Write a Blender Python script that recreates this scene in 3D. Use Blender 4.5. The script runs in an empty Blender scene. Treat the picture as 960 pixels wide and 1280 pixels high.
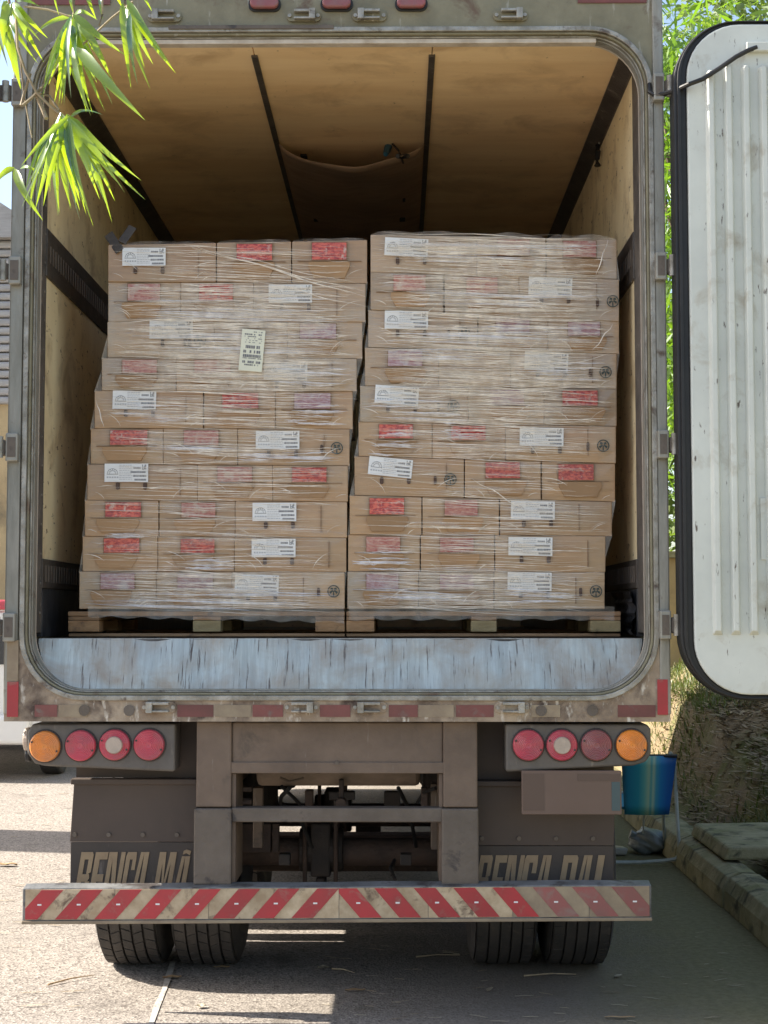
import bpy, bmesh, math, random
from mathutils import Vector, Matrix
import numpy as np
R = math.radians
random.seed(7)
scn = bpy.context.scene
C = scn.collection

# ------------------------------------------------------------------ camera
F = 1920.0                       # focal length in pixels of the 960x1280 photograph
H = 1.58                         # eye height
PITCH = math.atan(128 / F); YAW = math.atan(17 / F)
cd = bpy.data.cameras.new('camera'); cam = bpy.data.objects.new('camera', cd); C.objects.link(cam)
cd.sensor_fit = 'VERTICAL'; cd.sensor_height = 24.0; cd.lens = 24.0 * F / 1280
cd.clip_start = 0.05; cd.clip_end = 2000
cam.location = (0, 0, H)
cam.rotation_euler = (math.pi / 2 + PITCH, 0, YAW)
scn.camera = cam
RM = cam.rotation_euler.to_matrix()

def P(px, py, Y):
    """point of the plane at distance Y seen at photo pixel (px, py)"""
    d = RM @ Vector((px - 480, 640 - py, -F))
    t = Y / d.y
    return Vector((d.x * t, Y, H + d.z * t))
def PG(px, py, z=0.0):
    d = RM @ Vector((px - 480, 640 - py, -F))
    t = (z - H) / d.z
    return Vector((d.x * t, d.y * t, z))
def px_x(px, Y, py=700): return P(px, py, Y).x
def px_z(py, Y): return P(480, py, Y).z

# ------------------------------------------------------------------ world and sun
SUNDIR = Vector((-1.07, 0.20, 1.0)).normalized()       # towards the sun
el = math.asin(SUNDIR.z); az = math.atan2(SUNDIR.x, SUNDIR.y)
w = bpy.data.worlds.new('World'); scn.world = w; w.use_nodes = True
nt = w.node_tree; nt.nodes.clear()
sky = nt.nodes.new('ShaderNodeTexSky'); sky.sky_type = 'NISHITA'; sky.sun_disc = False
sky.sun_elevation = el; sky.sun_rotation = az; sky.air_density = 1.0; sky.dust_density = 2.0; sky.ozone_density = 0.6
bg = nt.nodes.new('ShaderNodeBackground'); bg.inputs['Strength'].default_value = 0.105
wo = nt.nodes.new('ShaderNodeOutputWorld')
hs = nt.nodes.new('ShaderNodeHueSaturation'); hs.inputs['Saturation'].default_value = 0.95
nt.links.new(sky.outputs[0], hs.inputs['Color']); nt.links.new(hs.outputs[0], bg.inputs[0]); nt.links.new(bg.outputs[0], wo.inputs[0])
sl = bpy.data.lights.new('sun', 'SUN'); sl.energy = 4.6; sl.angle = R(0.5); sl.color = (1.0, 0.93, 0.82)
so = bpy.data.objects.new('sun', sl); C.objects.link(so)
so.rotation_euler = (-SUNDIR).to_track_quat('-Z', 'Y').to_euler(); so.location = SUNDIR * 30
scn.view_settings.view_transform = 'Standard'; scn.view_settings.look = 'None'
scn.view_settings.gamma = 1; scn.view_settings.exposure = 1.5
try:
    scn.cycles.max_bounces = 14; scn.cycles.diffuse_bounces = 11; scn.cycles.transparent_max_bounces = 24
    scn.cycles.use_denoising = True
except Exception: pass

# ------------------------------------------------------------------ materials
MATS = {}
def mat(name, c1, c2=None, scale=8, rough=0.7, metal=0.0, bump=0.0, bscale=60, stretch=(1, 1, 1),
        c3=None, t3=0.6, s3=5, w3=0.06, trans=0, coat=0, detail=6, rough2=None, rnd=False,
        c4=None, t4=0.62, s4=(20, 20, 2), w4=0.05, spec=0.5, lo=0.35, hi=0.65):
    m = bpy.data.materials.new(name); m.use_nodes = True
    n = m.node_tree.nodes; L = m.node_tree.links; b = n['Principled BSDF']
    tc = n.new('ShaderNodeTexCoord'); co = tc.outputs['Object']
    if rnd:
        oi = n.new('ShaderNodeObjectInfo'); mu = n.new('ShaderNodeMath'); mu.operation = 'MULTIPLY'; mu.inputs[1].default_value = 37.0
        L.new(oi.outputs['Random'], mu.inputs[0]); va = n.new('ShaderNodeVectorMath'); va.operation = 'ADD'
        L.new(co, va.inputs[0]); L.new(mu.outputs[0], va.inputs[1]); co = va.outputs[0]
    def noise(sc, st=(1, 1, 1), det=detail, dist=0.0):
        mp = n.new('ShaderNodeMapping'); mp.inputs['Scale'].default_value = st
        L.new(co, mp.inputs[0]); t = n.new('ShaderNodeTexNoise')
        t.inputs['Scale'].default_value = sc; t.inputs['Detail'].default_value = det
        t.inputs['Roughness'].default_value = 0.62; t.inputs['Distortion'].default_value = dist
        L.new(mp.outputs[0], t.inputs['Vector']); return t.outputs['Fac']
    def ramp(f, a, c):
        r = n.new('ShaderNodeMapRange'); r.inputs[1].default_value = a; r.inputs[2].default_value = c
        r.clamp = True; L.new(f, r.inputs[0]); return r.outputs[0]
    def mix(f, a, c):
        x = n.new('ShaderNodeMix'); x.data_type = 'RGBA'; L.new(f, x.inputs[0])
        for s, v in ((6, a), (7, c)):
            if isinstance(v, tuple): x.inputs[s].default_value = (*v, 1)
            else: L.new(v, x.inputs[s])
        return x.outputs[2]
    col = tuple(c1)
    if c2: col = mix(ramp(noise(scale, stretch), lo, hi), tuple(c1), tuple(c2))
    if c3:
        f3 = ramp(noise(s3, (1, 1, 1), 8, 0.4), t3 - w3, t3 + w3); col = mix(f3, col, tuple(c3))
    if c4:
        f4 = ramp(noise(1.0, s4, 5), t4 - w4, t4 + w4); col = mix(f4, col, tuple(c4))
    if rnd and not isinstance(col, tuple):
        vr = n.new('ShaderNodeMapRange'); vr.inputs[3].default_value = .84; vr.inputs[4].default_value = 1.1; L.new(oi.outputs['Random'], vr.inputs[0])
        vm = n.new('ShaderNodeVectorMath'); vm.operation = 'SCALE'; L.new(col, vm.inputs[0]); L.new(vr.outputs[0], vm.inputs['Scale']); col = vm.outputs[0]
    if isinstance(col, tuple): b.inputs['Base Color'].default_value = (*col, 1)
    else: L.new(col, b.inputs['Base Color'])
    b.inputs['Roughness'].default_value = rough; b.inputs['Metallic'].default_value = metal
    b.inputs['Specular IOR Level'].default_value = spec
    if rough2 is not None:
        r = n.new('ShaderNodeMapRange'); r.inputs[3].default_value = rough; r.inputs[4].default_value = rough2
        r.inputs[1].default_value = 0.35; r.inputs[2].default_value = 0.65
        L.new(noise(scale * 1.7, stretch), r.inputs[0]); L.new(r.outputs[0], b.inputs['Roughness'])
    if coat: b.inputs['Coat Weight'].default_value = coat; b.inputs['Coat Roughness'].default_value = 0.12
    if bump:
        bp = n.new('ShaderNodeBump'); bp.inputs['Strength'].default_value = bump; bp.inputs['Distance'].default_value = 0.01
        L.new(noise(bscale, stretch), bp.inputs['Height']); L.new(bp.outputs[0], b.inputs['Normal'])
    MATS[name] = m
    return m

G = {}
G['frame'] = mat('frame_paint', (.27, .245, .16), (.185, .165, .105), 5, .55, .15, .25, 40, c3=(.15, .10, .065), t3=.63, s3=7, c4=(.42, .40, .33), t4=.66, s4=(30, 30, 5))
G['railpaint'] = mat('rail_paint', (.44, .35, .25), (.22, .155, .105), 5, .55, .1, .3, 50, c3=(.07, .042, .03), t3=.585, s3=7, w3=.1, c4=(.62, .56, .47), t4=.63, s4=(26, 26, 9))
G['sidemetal'] = mat('side_metal', (.27, .26, .22), (.38, .36, .31), 6, .45, .45, .2, 30, stretch=(3, 3, .6), c3=(.14, .10, .07), t3=.66, s3=8, rough2=.65)
G['alu'] = mat('worn_aluminium', (.44, .42, .37), (.24, .22, .18), 14, .42, .6, .4, 70, c3=(.13, .10, .08), t3=.64, s3=18, rough2=.6)
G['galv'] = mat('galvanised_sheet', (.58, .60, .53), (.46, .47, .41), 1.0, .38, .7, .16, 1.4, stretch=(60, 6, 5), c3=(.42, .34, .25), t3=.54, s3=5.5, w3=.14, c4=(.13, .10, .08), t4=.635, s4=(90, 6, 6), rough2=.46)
G['ply'] = mat('aged_plywood', (.93, .70, .41), (.80, .56, .30), 1.6, .45, 0, .12, 30, stretch=(.6, 3.4, 1), c3=(.60, .41, .22), t3=.62, s3=3.2, w3=.12, c4=(.28, .17, .085), t4=.72, s4=(34, 18, 20), spec=.35)
G['wallply'] = mat('scuffed_plywood_wall', (.90, .76, .48), (.76, .61, .36), 2.5, .5, 0, .15, 30, stretch=(1, 1.5, .8), c3=(.46, .34, .19), t3=.62, s3=4, w3=.1, c4=(.20, .13, .08), t4=.655, s4=(12, 16, 34), w4=.03, spec=.3)
G['darkstrip'] = mat('dark_strip', (.055, .045, .038), (.10, .085, .07), 12, .5, .2, .3, 60, c3=(.20, .17, .14), t3=.66, s3=20)
G['jamb'] = mat('jamb_liner', (.10, .09, .08), (.17, .15, .13), 10, .5, .2, .3, 50, c3=(.30, .27, .23), t3=.66, s3=16)
G['kick'] = mat('kick_plate', (.05, .05, .055), (.12, .12, .125), 6, .32, .5, .5, 12, stretch=(1, 2, 1), c3=(.30, .29, .28), t3=.68, s3=8)
G['black'] = mat('black_rubber', (.010, .010, .011), (.020, .019, .018), 10, .5, 0, .1, 40)
G['hole'] = mat('dark_slot', (.008, .007, .006), rough=.9)
G['white'] = mat('door_liner', (.69, .71, .65), (.58, .60, .55), 2.5, .38, 0, .10, 25, c3=(.42, .38, .29), t3=.655, s3=7, w3=.1, c4=(.13, .10, .08), t4=.665, s4=(42, 10, 11), w4=.025)
G['patch'] = mat('pale_sealant', (.62, .56, .48), (.45, .38, .30), 12, .5, 0, .3, 40)
G['dust'] = mat('dusty_chassis_steel', (.185, .132, .094), (.13, .092, .066), 5, .65, .1, .3, 40, c3=(.085, .066, .05), t3=.64, s3=4, w3=.05, c4=(.30, .26, .22), t4=.7, s4=(30, 10, 3))
G['dust2'] = mat('dusty_dark_steel', (.112, .090, .070), (.155, .126, .10), 6, .6, .2, .35, 40, c3=(.06, .05, .045), t3=.64, s3=9, w3=.04)
G['guard'] = mat('mudguard_brown', (.085, .060, .046), (.068, .048, .037), 3, .6, 0, .1, 20)
G['flap'] = mat('mudflap_rubber', (.062, .047, .038), (.048, .037, .030), 6, .6, 0, .15, 30, c4=(.16, .13, .11), t4=.66, s4=(20, 20, 3))
G['under'] = mat('dirty_running_gear', (.10, .065, .048), (.06, .042, .034), 8, .75, .1, .5, 50, c3=(.17, .12, .09), t3=.66, s3=12)
G['soot'] = mat('sooty_steel', (.03, .025, .022), (.055, .042, .035), 8, .7, .1, .4, 50)
G['tan_tank'] = mat('dusty_tank', (.27, .20, .15), (.19, .14, .10), 8, .7, 0, .3, 50)
G['lampbox'] = mat('lamp_box_plastic', (.135, .118, .10), (.095, .083, .072), 8, .5, 0, .15, 60, c4=(.2, .17, .14), t4=.66, s4=(30, 8, 8))
def lens(name, c, c2): return mat(name, c, c2, 9, .35, 0, .25, 160, coat=.35, c3=(c[0] * .5 + .08, c[1] * .5 + .07, c[2] * .5 + .06), t3=.58, s3=14, w3=.14)
G['red'] = lens('red_lens', (.55, .055, .085), (.46, .06, .085))
G['dullred'] = lens('dusty_red_lens', (.30, .08, .085), (.24, .07, .07))
G['orange'] = lens('amber_lens', (.83, .26, .025), (.74, .24, .045))
G['clear'] = lens('clear_lens', (.52, .42, .33), (.42, .33, .26))
G['lensrim'] = mat('lens_rim', (.05, .035, .03), rough=.5)
G['tape_red'] = mat('worn_red_tape', (.46, .035, .045), (.36, .04, .045), 8, .35, 0, .1, 40, c3=(.30, .15, .12), t3=.67, s3=16, w3=.09, rnd=True)
G['tape_red_dusty'] = mat('dusty_red_tape', (.33, .10, .09), (.26, .11, .095), 10, .5, 0, .1, 40, c3=(.26, .17, .14), t3=.60, s3=14, w3=.09, rnd=True)
G['tape_dark'] = mat('faded_red_tape', (.21, .065, .055), (.15, .055, .045), 10, .5, 0, .1, 40, c3=(.17, .12, .10), t3=.64, s3=16, rnd=True)
G['tape_cream'] = mat('worn_cream_tape', (.56, .45, .30), (.36, .26, .155), 11, .45, 0, .15, 40, c3=(.15, .10, .065), t3=.60, s3=13, w3=.05, rnd=True)
G['tape_tan'] = mat('dirty_tan_tape', (.33, .26, .17), (.24, .18, .12), 12, .5, 0, .1, 40, rnd=True)
G['bumperpaint'] = mat('bumper_top_paint', (.22, .22, .215), (.12, .12, .115), 7, .5, .2, .3, 40, c3=(.07, .06, .055), t3=.58, s3=10)
G['letter'] = mat('tan_lettering', (.33, .235, .135), (.26, .18, .105), 14, .5, 0, .1, 40, c3=(.16, .12, .09), t3=.70, s3=20)
G['plate'] = mat('dusty_plate', (.150, .098, .074), (.135, .088, .066), 6, .5, 0, .05, 20)
G['plate_teal'] = mat('plate_teal_strip', (.06, .095, .10), rough=.5)
G['plate_dark'] = mat('plate_dark_print', (.108, .07, .052), rough=.5)  # darker blocks of flat print on the plate
G['tyre'] = mat('tyre_rubber', (.035, .032, .030), (.062, .054, .048), 9, .72, 0, .3, 80, c3=(.10, .082, .068), t3=.66, s3=9)
G['card'] = mat('cardboard', (.46, .29, .155), (.37, .23, .12), 3.0, .5, 0, .35, 9, stretch=(1.2, 1, 12), c3=(.42, .30, .18), t3=.60, s3=4, w3=.12, coat=.7, rnd=True, detail=8)
G['card2'] = mat('paler_cardboard', (.49, .335, .20), (.40, .27, .155), 2.0, .5, 0, .8, 6, stretch=(1.2, 1, 12), c3=(.42, .34, .25), t3=.58, s3=5, w3=.12, coat=1.0, rnd=True, detail=8)
G['cardflap'] = mat('cardboard_flap', (.41, .245, .118), (.35, .21, .10), 5, .55, 0, .2, 20, rnd=True)
G['crease'] = mat('cardboard_crease', (.27, .165, .09), (.22, .135, .075), 10, .8)
G['redbag'] = mat('red_printed_bag', (.33, .018, .018), (.66, .12, .07), 62, .25, 0, .6, 40, c3=(.60, .42, .34), t3=.62, s3=30, w3=.05, coat=.6, rnd=True, stretch=(1, 1, 2), lo=.42, hi=.58)
G['palebag'] = mat('film_hazed_red_bag', (.38, .09, .07), (.55, .30, .23), 55, .3, 0, .6, 40, c3=(.55, .45, .36), t3=.60, s3=20, w3=.08, coat=.6, rnd=True, stretch=(1, 1, 3))  # film haze mixed into the red, here and in the lilac one
G['lilacbag'] = mat('lilac_tinted_bag', (.33, .14, .15), (.48, .35, .37), 55, .3, 0, .6, 40, c3=(.52, .46, .46), t3=.58, s3=20, w3=.08, coat=.6, rnd=True, stretch=(1, 1, 3))
G['paper'] = mat('white_label_paper', (.80, .80, .78), (.74, .74, .72), 9, .4, coat=.2)
G['paper2'] = mat('cream_label_paper', (.78, .77, .60), (.72, .71, .56), 9, .45)
G['ink'] = mat('grey_print', (.16, .16, .17), rough=.6)
G['ink2'] = mat('pale_grey_print', (.42, .42, .43), rough=.6)
G['emblem'] = mat('dark_green_print', (.055, .07, .06), rough=.6)
G['slot'] = mat('carton_slot', (.09, .055, .04), rough=.8)
G['wood'] = mat('pallet_wood', (.34, .20, .10), (.23, .13, .062), 5, .7, 0, .4, 30, stretch=(.5, 3, 6), c3=(.10, .06, .035), t3=.64, s3=9, rnd=True)
G['wood_end'] = mat('pallet_block_wood', (.42, .24, .11), (.30, .16, .07), 14, .75, 0, .5, 40, stretch=(1, 1, 3), c3=(.12, .07, .04), t3=.64, s3=12, rnd=True)
G['wood_green'] = mat('mossy_pallet_block_wood', (.34, .26, .13), (.25, .19, .09), 14, .75, 0, .5, 40, stretch=(1, 1, 3), c3=(.09, .07, .04), t3=.63, s3=16, rnd=True)
G['canvas'] = mat('duct_canvas', (.34, .23, .15), (.26, .17, .11), 6, .75, 0, .4, 9, stretch=(1, 3, 1))
G['blue'] = mat('blue_plastic', (.02, .09, .14), rough=.4)
G['chairtube'] = mat('white_tube', (.42, .44, .38), (.32, .34, .29), 20, .4, .1)
G['bag'] = mat('grey_plastic_bag', (.14, .155, .145), (.22, .235, .22), 12, .4, 0, .6, 25, coat=.3)
G['paleplastic'] = mat('pale_plastic', (.45, .44, .38), (.35, .34, .3), 12, .4)
G['concrete'] = mat('mossy_concrete', (.35, .31, .19), (.19, .18, .08), 5, .85, 0, .8, 30, c3=(.05, .05, .03), t3=.60, s3=7, w3=.08)
G['carpaint'] = mat('white_car_paint', (.78, .78, .76), (.74, .74, .72), 4, .25, 0, coat=.5)
G['glass'] = mat('dark_car_glass', (.02, .025, .03), rough=.08, coat=.5)
G['stucco'] = mat('ochre_stucco', (.50, .37, .20), (.42, .30, .16), 2, .85, 0, .4, 30, c3=(.22, .17, .10), t3=.62, s3=1.5, w3=.1)
G['cladding'] = mat('grey_cladding', (.42, .40, .38), (.32, .30, .28), 3, .6, .2, .2, 20, stretch=(1, 1, 6))
G['bark'] = mat('bark', (.16, .11, .08), (.10, .07, .05), 6, .9, 0, .8, 20, stretch=(1, 1, .3))
G['soil'] = mat('leafy_soil', (.20, .15, .085), (.27, .205, .12), 9, .95, 0, 1, 30, c3=(.15, .16, .05), t3=.53, s3=1.2, w3=.06)
G['drystraw'] = mat('dry_straw', (.44, .35, .22), (.19, .14, .085), 9, .8, rnd=True)
G['dryleaf'] = mat('dry_leaf', (.32, .19, .09), (.42, .30, .16), 20, .7, rnd=True)
G['paleleaf'] = mat('pale_dead_leaf', (.46, .40, .29), (.36, .30, .2), 20, .7, rnd=True)
G['joint'] = mat('pale_joint_mortar', (.52, .48, .42), (.34, .31, .27), 30, .9, 0, .5, 60, c3=(.05, .045, .04), t3=.62, s3=14)

def leafmat(name, c, ct, f=.55, rough=.35, c2=None, gl=.12):
    m = bpy.data.materials.new(name); m.use_nodes = True; n = m.node_tree.nodes; L = m.node_tree.links
    n.clear(); o = n.new('ShaderNodeOutputMaterial')
    d = n.new('ShaderNodeBsdfDiffuse'); t = n.new('ShaderNodeBsdfTranslucent'); g = n.new('ShaderNodeBsdfGlossy')
    g.inputs['Roughness'].default_value = rough; g.inputs[0].default_value = (.9, .95, .9, 1)
    t.inputs[0].default_value = (*ct, 1)
    oi = n.new('ShaderNodeNewGeometry'); mx = n.new('ShaderNodeMix'); mx.data_type = 'RGBA'
    L.new(oi.outputs['Random Per Island'], mx.inputs[0])
    mx.inputs[6].default_value = (*c, 1); mx.inputs[7].default_value = (*(c2 or c), 1)
    L.new(mx.outputs[2], d.inputs[0])
    a = n.new('ShaderNodeMixShader'); a.inputs[0].default_value = f; L.new(d.outputs[0], a.inputs[1]); L.new(t.outputs[0], a.inputs[2])
    b = n.new('ShaderNodeMixShader'); b.inputs[0].default_value = gl; L.new(a.outputs[0], b.inputs[1]); L.new(g.outputs[0], b.inputs[2])
    L.new(b.outputs[0], o.inputs[0]); return m
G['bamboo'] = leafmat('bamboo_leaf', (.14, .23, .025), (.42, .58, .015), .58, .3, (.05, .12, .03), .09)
G['bamboo_dark'] = leafmat('bamboo_dark_leaf', (.05, .12, .03), (.10, .20, .02), .35, .25, (.09, .16, .05), .14)  # darker green given to some narrow leaves at random
G['tree1'] = leafmat('bamboo_far_leaf', (.09, .18, .02), (.22, .40, .02), .5, .45, (.18, .28, .04), .06)
G['tree2'] = leafmat('pale_tree_leaf', (.09, .14, .03), (.22, .34, .04), .5, .45, (.24, .28, .12), .06)
G['grass'] = leafmat('grass_blade', (.09, .13, .03), (.14, .20, .03), .4, .5, (.20, .18, .08), .05)

# film: partly see-through glossy plastic
def film(name, alpha, wht):
    m = bpy.data.materials.new(name); m.use_nodes = True; n = m.node_tree.nodes; L = m.node_tree.links
    n.clear(); o = n.new('ShaderNodeOutputMaterial')
    tr = n.new('ShaderNodeBsdfTransparent'); b = n.new('ShaderNodeBsdfPrincipled')
    b.inputs['Base Color'].default_value = (*wht, 1); b.inputs['Roughness'].default_value = .10
    b.inputs['Specular IOR Level'].default_value = .9
    tc = n.new('ShaderNodeTexCoord'); ns = n.new('ShaderNodeTexNoise'); ns.inputs['Scale'].default_value = 14; ns.inputs['Detail'].default_value = 5
    L.new(tc.outputs['Object'], ns.inputs['Vector'])
    mr = n.new('ShaderNodeMapRange'); mr.inputs[1].default_value = .35; mr.inputs[2].default_value = .65
    mr.inputs[3].default_value = alpha * .55; mr.inputs[4].default_value = min(1, alpha * 1.3); L.new(ns.outputs['Fac'], mr.inputs[0])
    x = n.new('ShaderNodeMixShader'); L.new(mr.outputs[0], x.inputs[0])
    L.new(tr.outputs[0], x.inputs[1]); L.new(b.outputs[0], x.inputs[2]); L.new(x.outputs[0], o.inputs[0]); return m
G['film'] = film('stretch_film', .85, (.95, .88, .76))
G['filmglint'] = film('stretch_film_painted_glint', .55, (.90, .91, .95))  # bluish white stands in for sky reflections on the film
G['filmveil'] = film('stretch_film_pleat', .17, (.90, .83, .72))

# ground material: pale worn asphalt, mossy towards the kerb
def ground_mat():
    m = bpy.data.materials.new('worn_asphalt'); m.use_nodes = True
    n = m.node_tree.nodes; L = m.node_tree.links; b = n['Principled BSDF']; b.inputs['Roughness'].default_value = .9
    b.inputs['Specular IOR Level'].default_value = .2
    tc = n.new('ShaderNodeTexCoord'); co = tc.outputs['Object']
    def noise(s, d=6):
        t = n.new('ShaderNodeTexNoise'); t.inputs['Scale'].default_value = s; t.inputs['Detail'].default_value = d; t.inputs['Roughness'].default_value = .65
        L.new(co, t.inputs['Vector']); return t.outputs['Fac']
    def mr(f, a, c, lo=0, hi=1):
        r = n.new('ShaderNodeMapRange'); r.inputs[1].default_value = a; r.inputs[2].default_value = c; r.inputs[3].default_value = lo; r.inputs[4].default_value = hi
        L.new(f, r.inputs[0]); return r.outputs[0]
    def mix(f, a, c, mode='MIX'):
        x = n.new('ShaderNodeMix'); x.data_type = 'RGBA'; x.blend_type = mode; L.new(f, x.inputs[0])
        for s, v in ((6, a), (7, c)):
            if isinstance(v, tuple): x.inputs[s].default_value = (*v, 1)
            else: L.new(v, x.inputs[s])
        return x.outputs[2]
    big = mix(mr(noise(.6), .35, .65), (.265, .235, .205), (.215, .19, .165))
    vo = n.new('ShaderNodeTexVoronoi'); vo.inputs['Scale'].default_value = 95; L.new(co, vo.inputs['Vector'])
    sep = n.new('ShaderNodeSeparateColor'); L.new(vo.outputs['Color'], sep.inputs[0])
    c = mix(mr(sep.outputs[0], .45, 1), big, (.38, .34, .295))
    c = mix(mr(sep.outputs[1], .72, .9), c, (.13, .112, .097))
    c = mix(mr(noise(5, 8), .60, .68), c, (.16, .14, .12))
    c = mix(mr(noise(1.3, 9), .60, .66, 0, .55), c, (.12, .105, .09)); c = mix(mr(noise(.35, 4), .52, .60, 0, .35), c, (.17, .155, .135))
    sx = n.new('ShaderNodeSeparateXYZ'); L.new(co, sx.inputs[0])
    # shade on the truck's right painted in: asphalt darkened towards the kerb
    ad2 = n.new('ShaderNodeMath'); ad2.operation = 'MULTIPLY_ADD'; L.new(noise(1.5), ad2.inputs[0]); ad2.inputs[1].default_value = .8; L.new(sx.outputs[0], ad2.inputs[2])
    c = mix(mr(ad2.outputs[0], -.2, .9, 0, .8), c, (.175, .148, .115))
    # moss creeping in from the kerb
    add = n.new('ShaderNodeMath'); add.operation = 'MULTIPLY_ADD'; L.new(noise(2.2), add.inputs[0]); add.inputs[1].default_value = 1.0; L.new(sx.outputs[0], add.inputs[2])
    c = mix(mr(add.outputs[0], 1.0, 1.9, 0, .8), c, mix(mr(noise(30), .4, .6), (.15, .132, .055), (.21, .185, .09)))
    L.new(c, b.inputs['Base Color'])
    bp = n.new('ShaderNodeBump'); bp.inputs['Strength'].default_value = .7; bp.inputs['Distance'].default_value = .004
    L.new(vo.outputs['Distance'], bp.inputs['Height']); L.new(bp.outputs[0], b.inputs['Normal'])
    return m
G['ground'] = ground_mat()

# ------------------------------------------------------------------ mesh helpers
WLOC = {}
class MB:
    def __init__(s): s.v = []; s.f = []; s.m = []; s.mi = 0
    def face(s, pts, mi=None):
        k = len(s.v); s.v += [tuple(p) for p in pts]; s.f.append(tuple(range(k, k + len(pts)))); s.m.append(s.mi if mi is None else mi)
    def mesh(s, vs, fs, mi=None):
        k = len(s.v); s.v += [tuple(p) for p in vs]
        for f in fs: s.f.append(tuple(k + i for i in f)); s.m.append(s.mi if mi is None else mi)
    def box(s, x0, x1, y0, y1, z0, z1, mi=None):
        s.hexa([(x0, y0, z0), (x1, y0, z0), (x1, y0, z1), (x0, y0, z1)], [(x0, y1, z0), (x1, y1, z0), (x1, y1, z1), (x0, y1, z1)], mi); return s
    def hexa(s, a, b, mi=None):
        n = len(a)
        fs = [tuple(range(n)), tuple(range(2 * n - 1, n - 1, -1))]
        for i in range(n): j = (i + 1) % n; fs.append((j, i, n + i, n + j))
        s.mesh(list(a) + list(b), fs, mi); return s
    def prism(s, poly, y0, y1, mi=None):      # poly of (x,z), front at y0
        return s.hexa([(x, y0, z) for x, z in poly], [(x, y1, z) for x, z in poly], mi)
    def cyl(s, p0, p1, r0, r1=None, n=12, mi=None, cap=True):
        p0 = Vector(p0); p1 = Vector(p1); r1 = r0 if r1 is None else r1
        d = (p1 - p0).normalized(); u = d.orthogonal().normalized(); v = d.cross(u)
        A = [p0 + (u * math.cos(a) + v * math.sin(a)) * r0 for a in [2 * math.pi * i / n for i in range(n)]]
        B = [p1 + (u * math.cos(a) + v * math.sin(a)) * r1 for a in [2 * math.pi * i / n for i in range(n)]]
        fs = [(i, (i + 1) % n, n + (i + 1) % n, n + i) for i in range(n)]
        if cap: fs += [tuple(range(n - 1, -1, -1)), tuple(range(n, 2 * n))]
        s.mesh(A + B, fs, mi); return s
    def tube(s, pts, r, n=8, mi=None):
        pts = [Vector(p) for p in pts]; rings = []
        up = Vector((0, 0, 1))
        for i, p in enumerate(pts):
            d = (pts[min(i + 1, len(pts) - 1)] - pts[max(i - 1, 0)]).normalized()
            u = d.cross(up); u = u.normalized() if u.length > .1 else d.cross(Vector((1, 0, 0))).normalized()
            v = d.cross(u); rr = r[i] if isinstance(r, (list, tuple)) else r
            rings.append([p + (u * math.cos(2 * math.pi * k / n) + v * math.sin(2 * math.pi * k / n)) * rr for k in range(n)])
        vs = [q for rg in rings for q in rg]; fs = []
        for i in range(len(pts) - 1):
            for k in range(n): fs.append((i * n + k, i * n + (k + 1) % n, (i + 1) * n + (k + 1) % n, (i + 1) * n + k))
        fs.append(tuple(range(n - 1, -1, -1))); fs.append(tuple(range((len(pts) - 1) * n, len(pts) * n)))
        s.mesh(vs, fs, mi); return s
    def ring(s, A, B, y0, y1, mi=None):       # solid annulus between loops A (inner) and B (outer) of (x,z)
        n = len(A); vs = [(x, y0, z) for x, z in A] + [(x, y0, z) for x, z in B] + [(x, y1, z) for x, z in A] + [(x, y1, z) for x, z in B]
        fs = []
        for i in range(n):
            j = (i + 1) % n
            fs += [(i, j, n + j, n + i), (2 * n + j, 2 * n + i, 3 * n + i, 3 * n + j), (j, i, 2 * n + i, 2 * n + j), (n + i, n + j, 3 * n + j, 3 * n + i)]
        s.mesh(vs, fs, mi); return s
    def build(s, name, mats, parent=None, loc=None, bevel=0, smooth=False, seg=2, kind=None):
        mats = mats if isinstance(mats, (list, tuple)) else [mats]
        if loc is None:
            if parent is not None: loc = WLOC[parent.name]
            else:
                a = np.array(s.v); loc = ((a[:, 0].min() + a[:, 0].max()) / 2, (a[:, 1].min() + a[:, 1].max()) / 2, a[:, 2].min())
        loc = Vector(loc); me = bpy.data.meshes.new(name)
        vv = np.array(s.v) - np.array(loc)
        me.from_pydata(vv.tolist(), [], s.f)
        for m in mats: me.materials.append(G[m] if isinstance(m, str) else m)
        me.polygons.foreach_set('material_index', s.m)
        bm = bmesh.new(); bm.from_mesh(me)
        if bevel or smooth: bmesh.ops.remove_doubles(bm, verts=bm.verts, dist=1e-5)
        bmesh.ops.recalc_face_normals(bm, faces=bm.faces)
        if smooth:
            for f in bm.faces: f.smooth = True
        bm.to_mesh(me); bm.free()
        if smooth:
            try: me.set_sharp_from_angle(angle=R(42))
            except Exception: pass
        return link(name, me, parent, loc, bevel, seg, kind)
def link(name, me, parent, loc, bevel=0, seg=2, kind=None):
    o = bpy.data.objects.new(name, me); C.objects.link(o)
    loc = Vector(loc); WLOC[o.name] = loc
    if parent is not None: o.parent = parent; o.location = loc - WLOC[parent.name]
    else: o.location = loc
    if bevel:
        b = o.modifiers.new('bevel', 'BEVEL'); b.width = bevel; b.segments = seg; b.limit_method = 'ANGLE'; b.angle_limit = R(40)
        b.harden_normals = False
    if kind: o['kind'] = kind
    return o
def tag(o, label, cat, group=None):
    o['label'] = label; o['category'] = cat
    if group: o['group'] = group
    return o
def empty(name, loc, label=None, cat=None, group=None):
    o = bpy.data.objects.new(name, None); C.objects.link(o); o.location = loc; o.empty_display_size = .1
    WLOC[o.name] = Vector(loc)
    if label: tag(o, label, cat, group)
    return o
def dup(o, parent=None, off=(0, 0, 0)):
    c = o.copy(); C.objects.link(c); c.parent = parent
    c.location = Vector(o.location) + Vector(off); WLOC[c.name] = c.location + (WLOC[parent.name] if parent else Vector())
    return c
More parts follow.
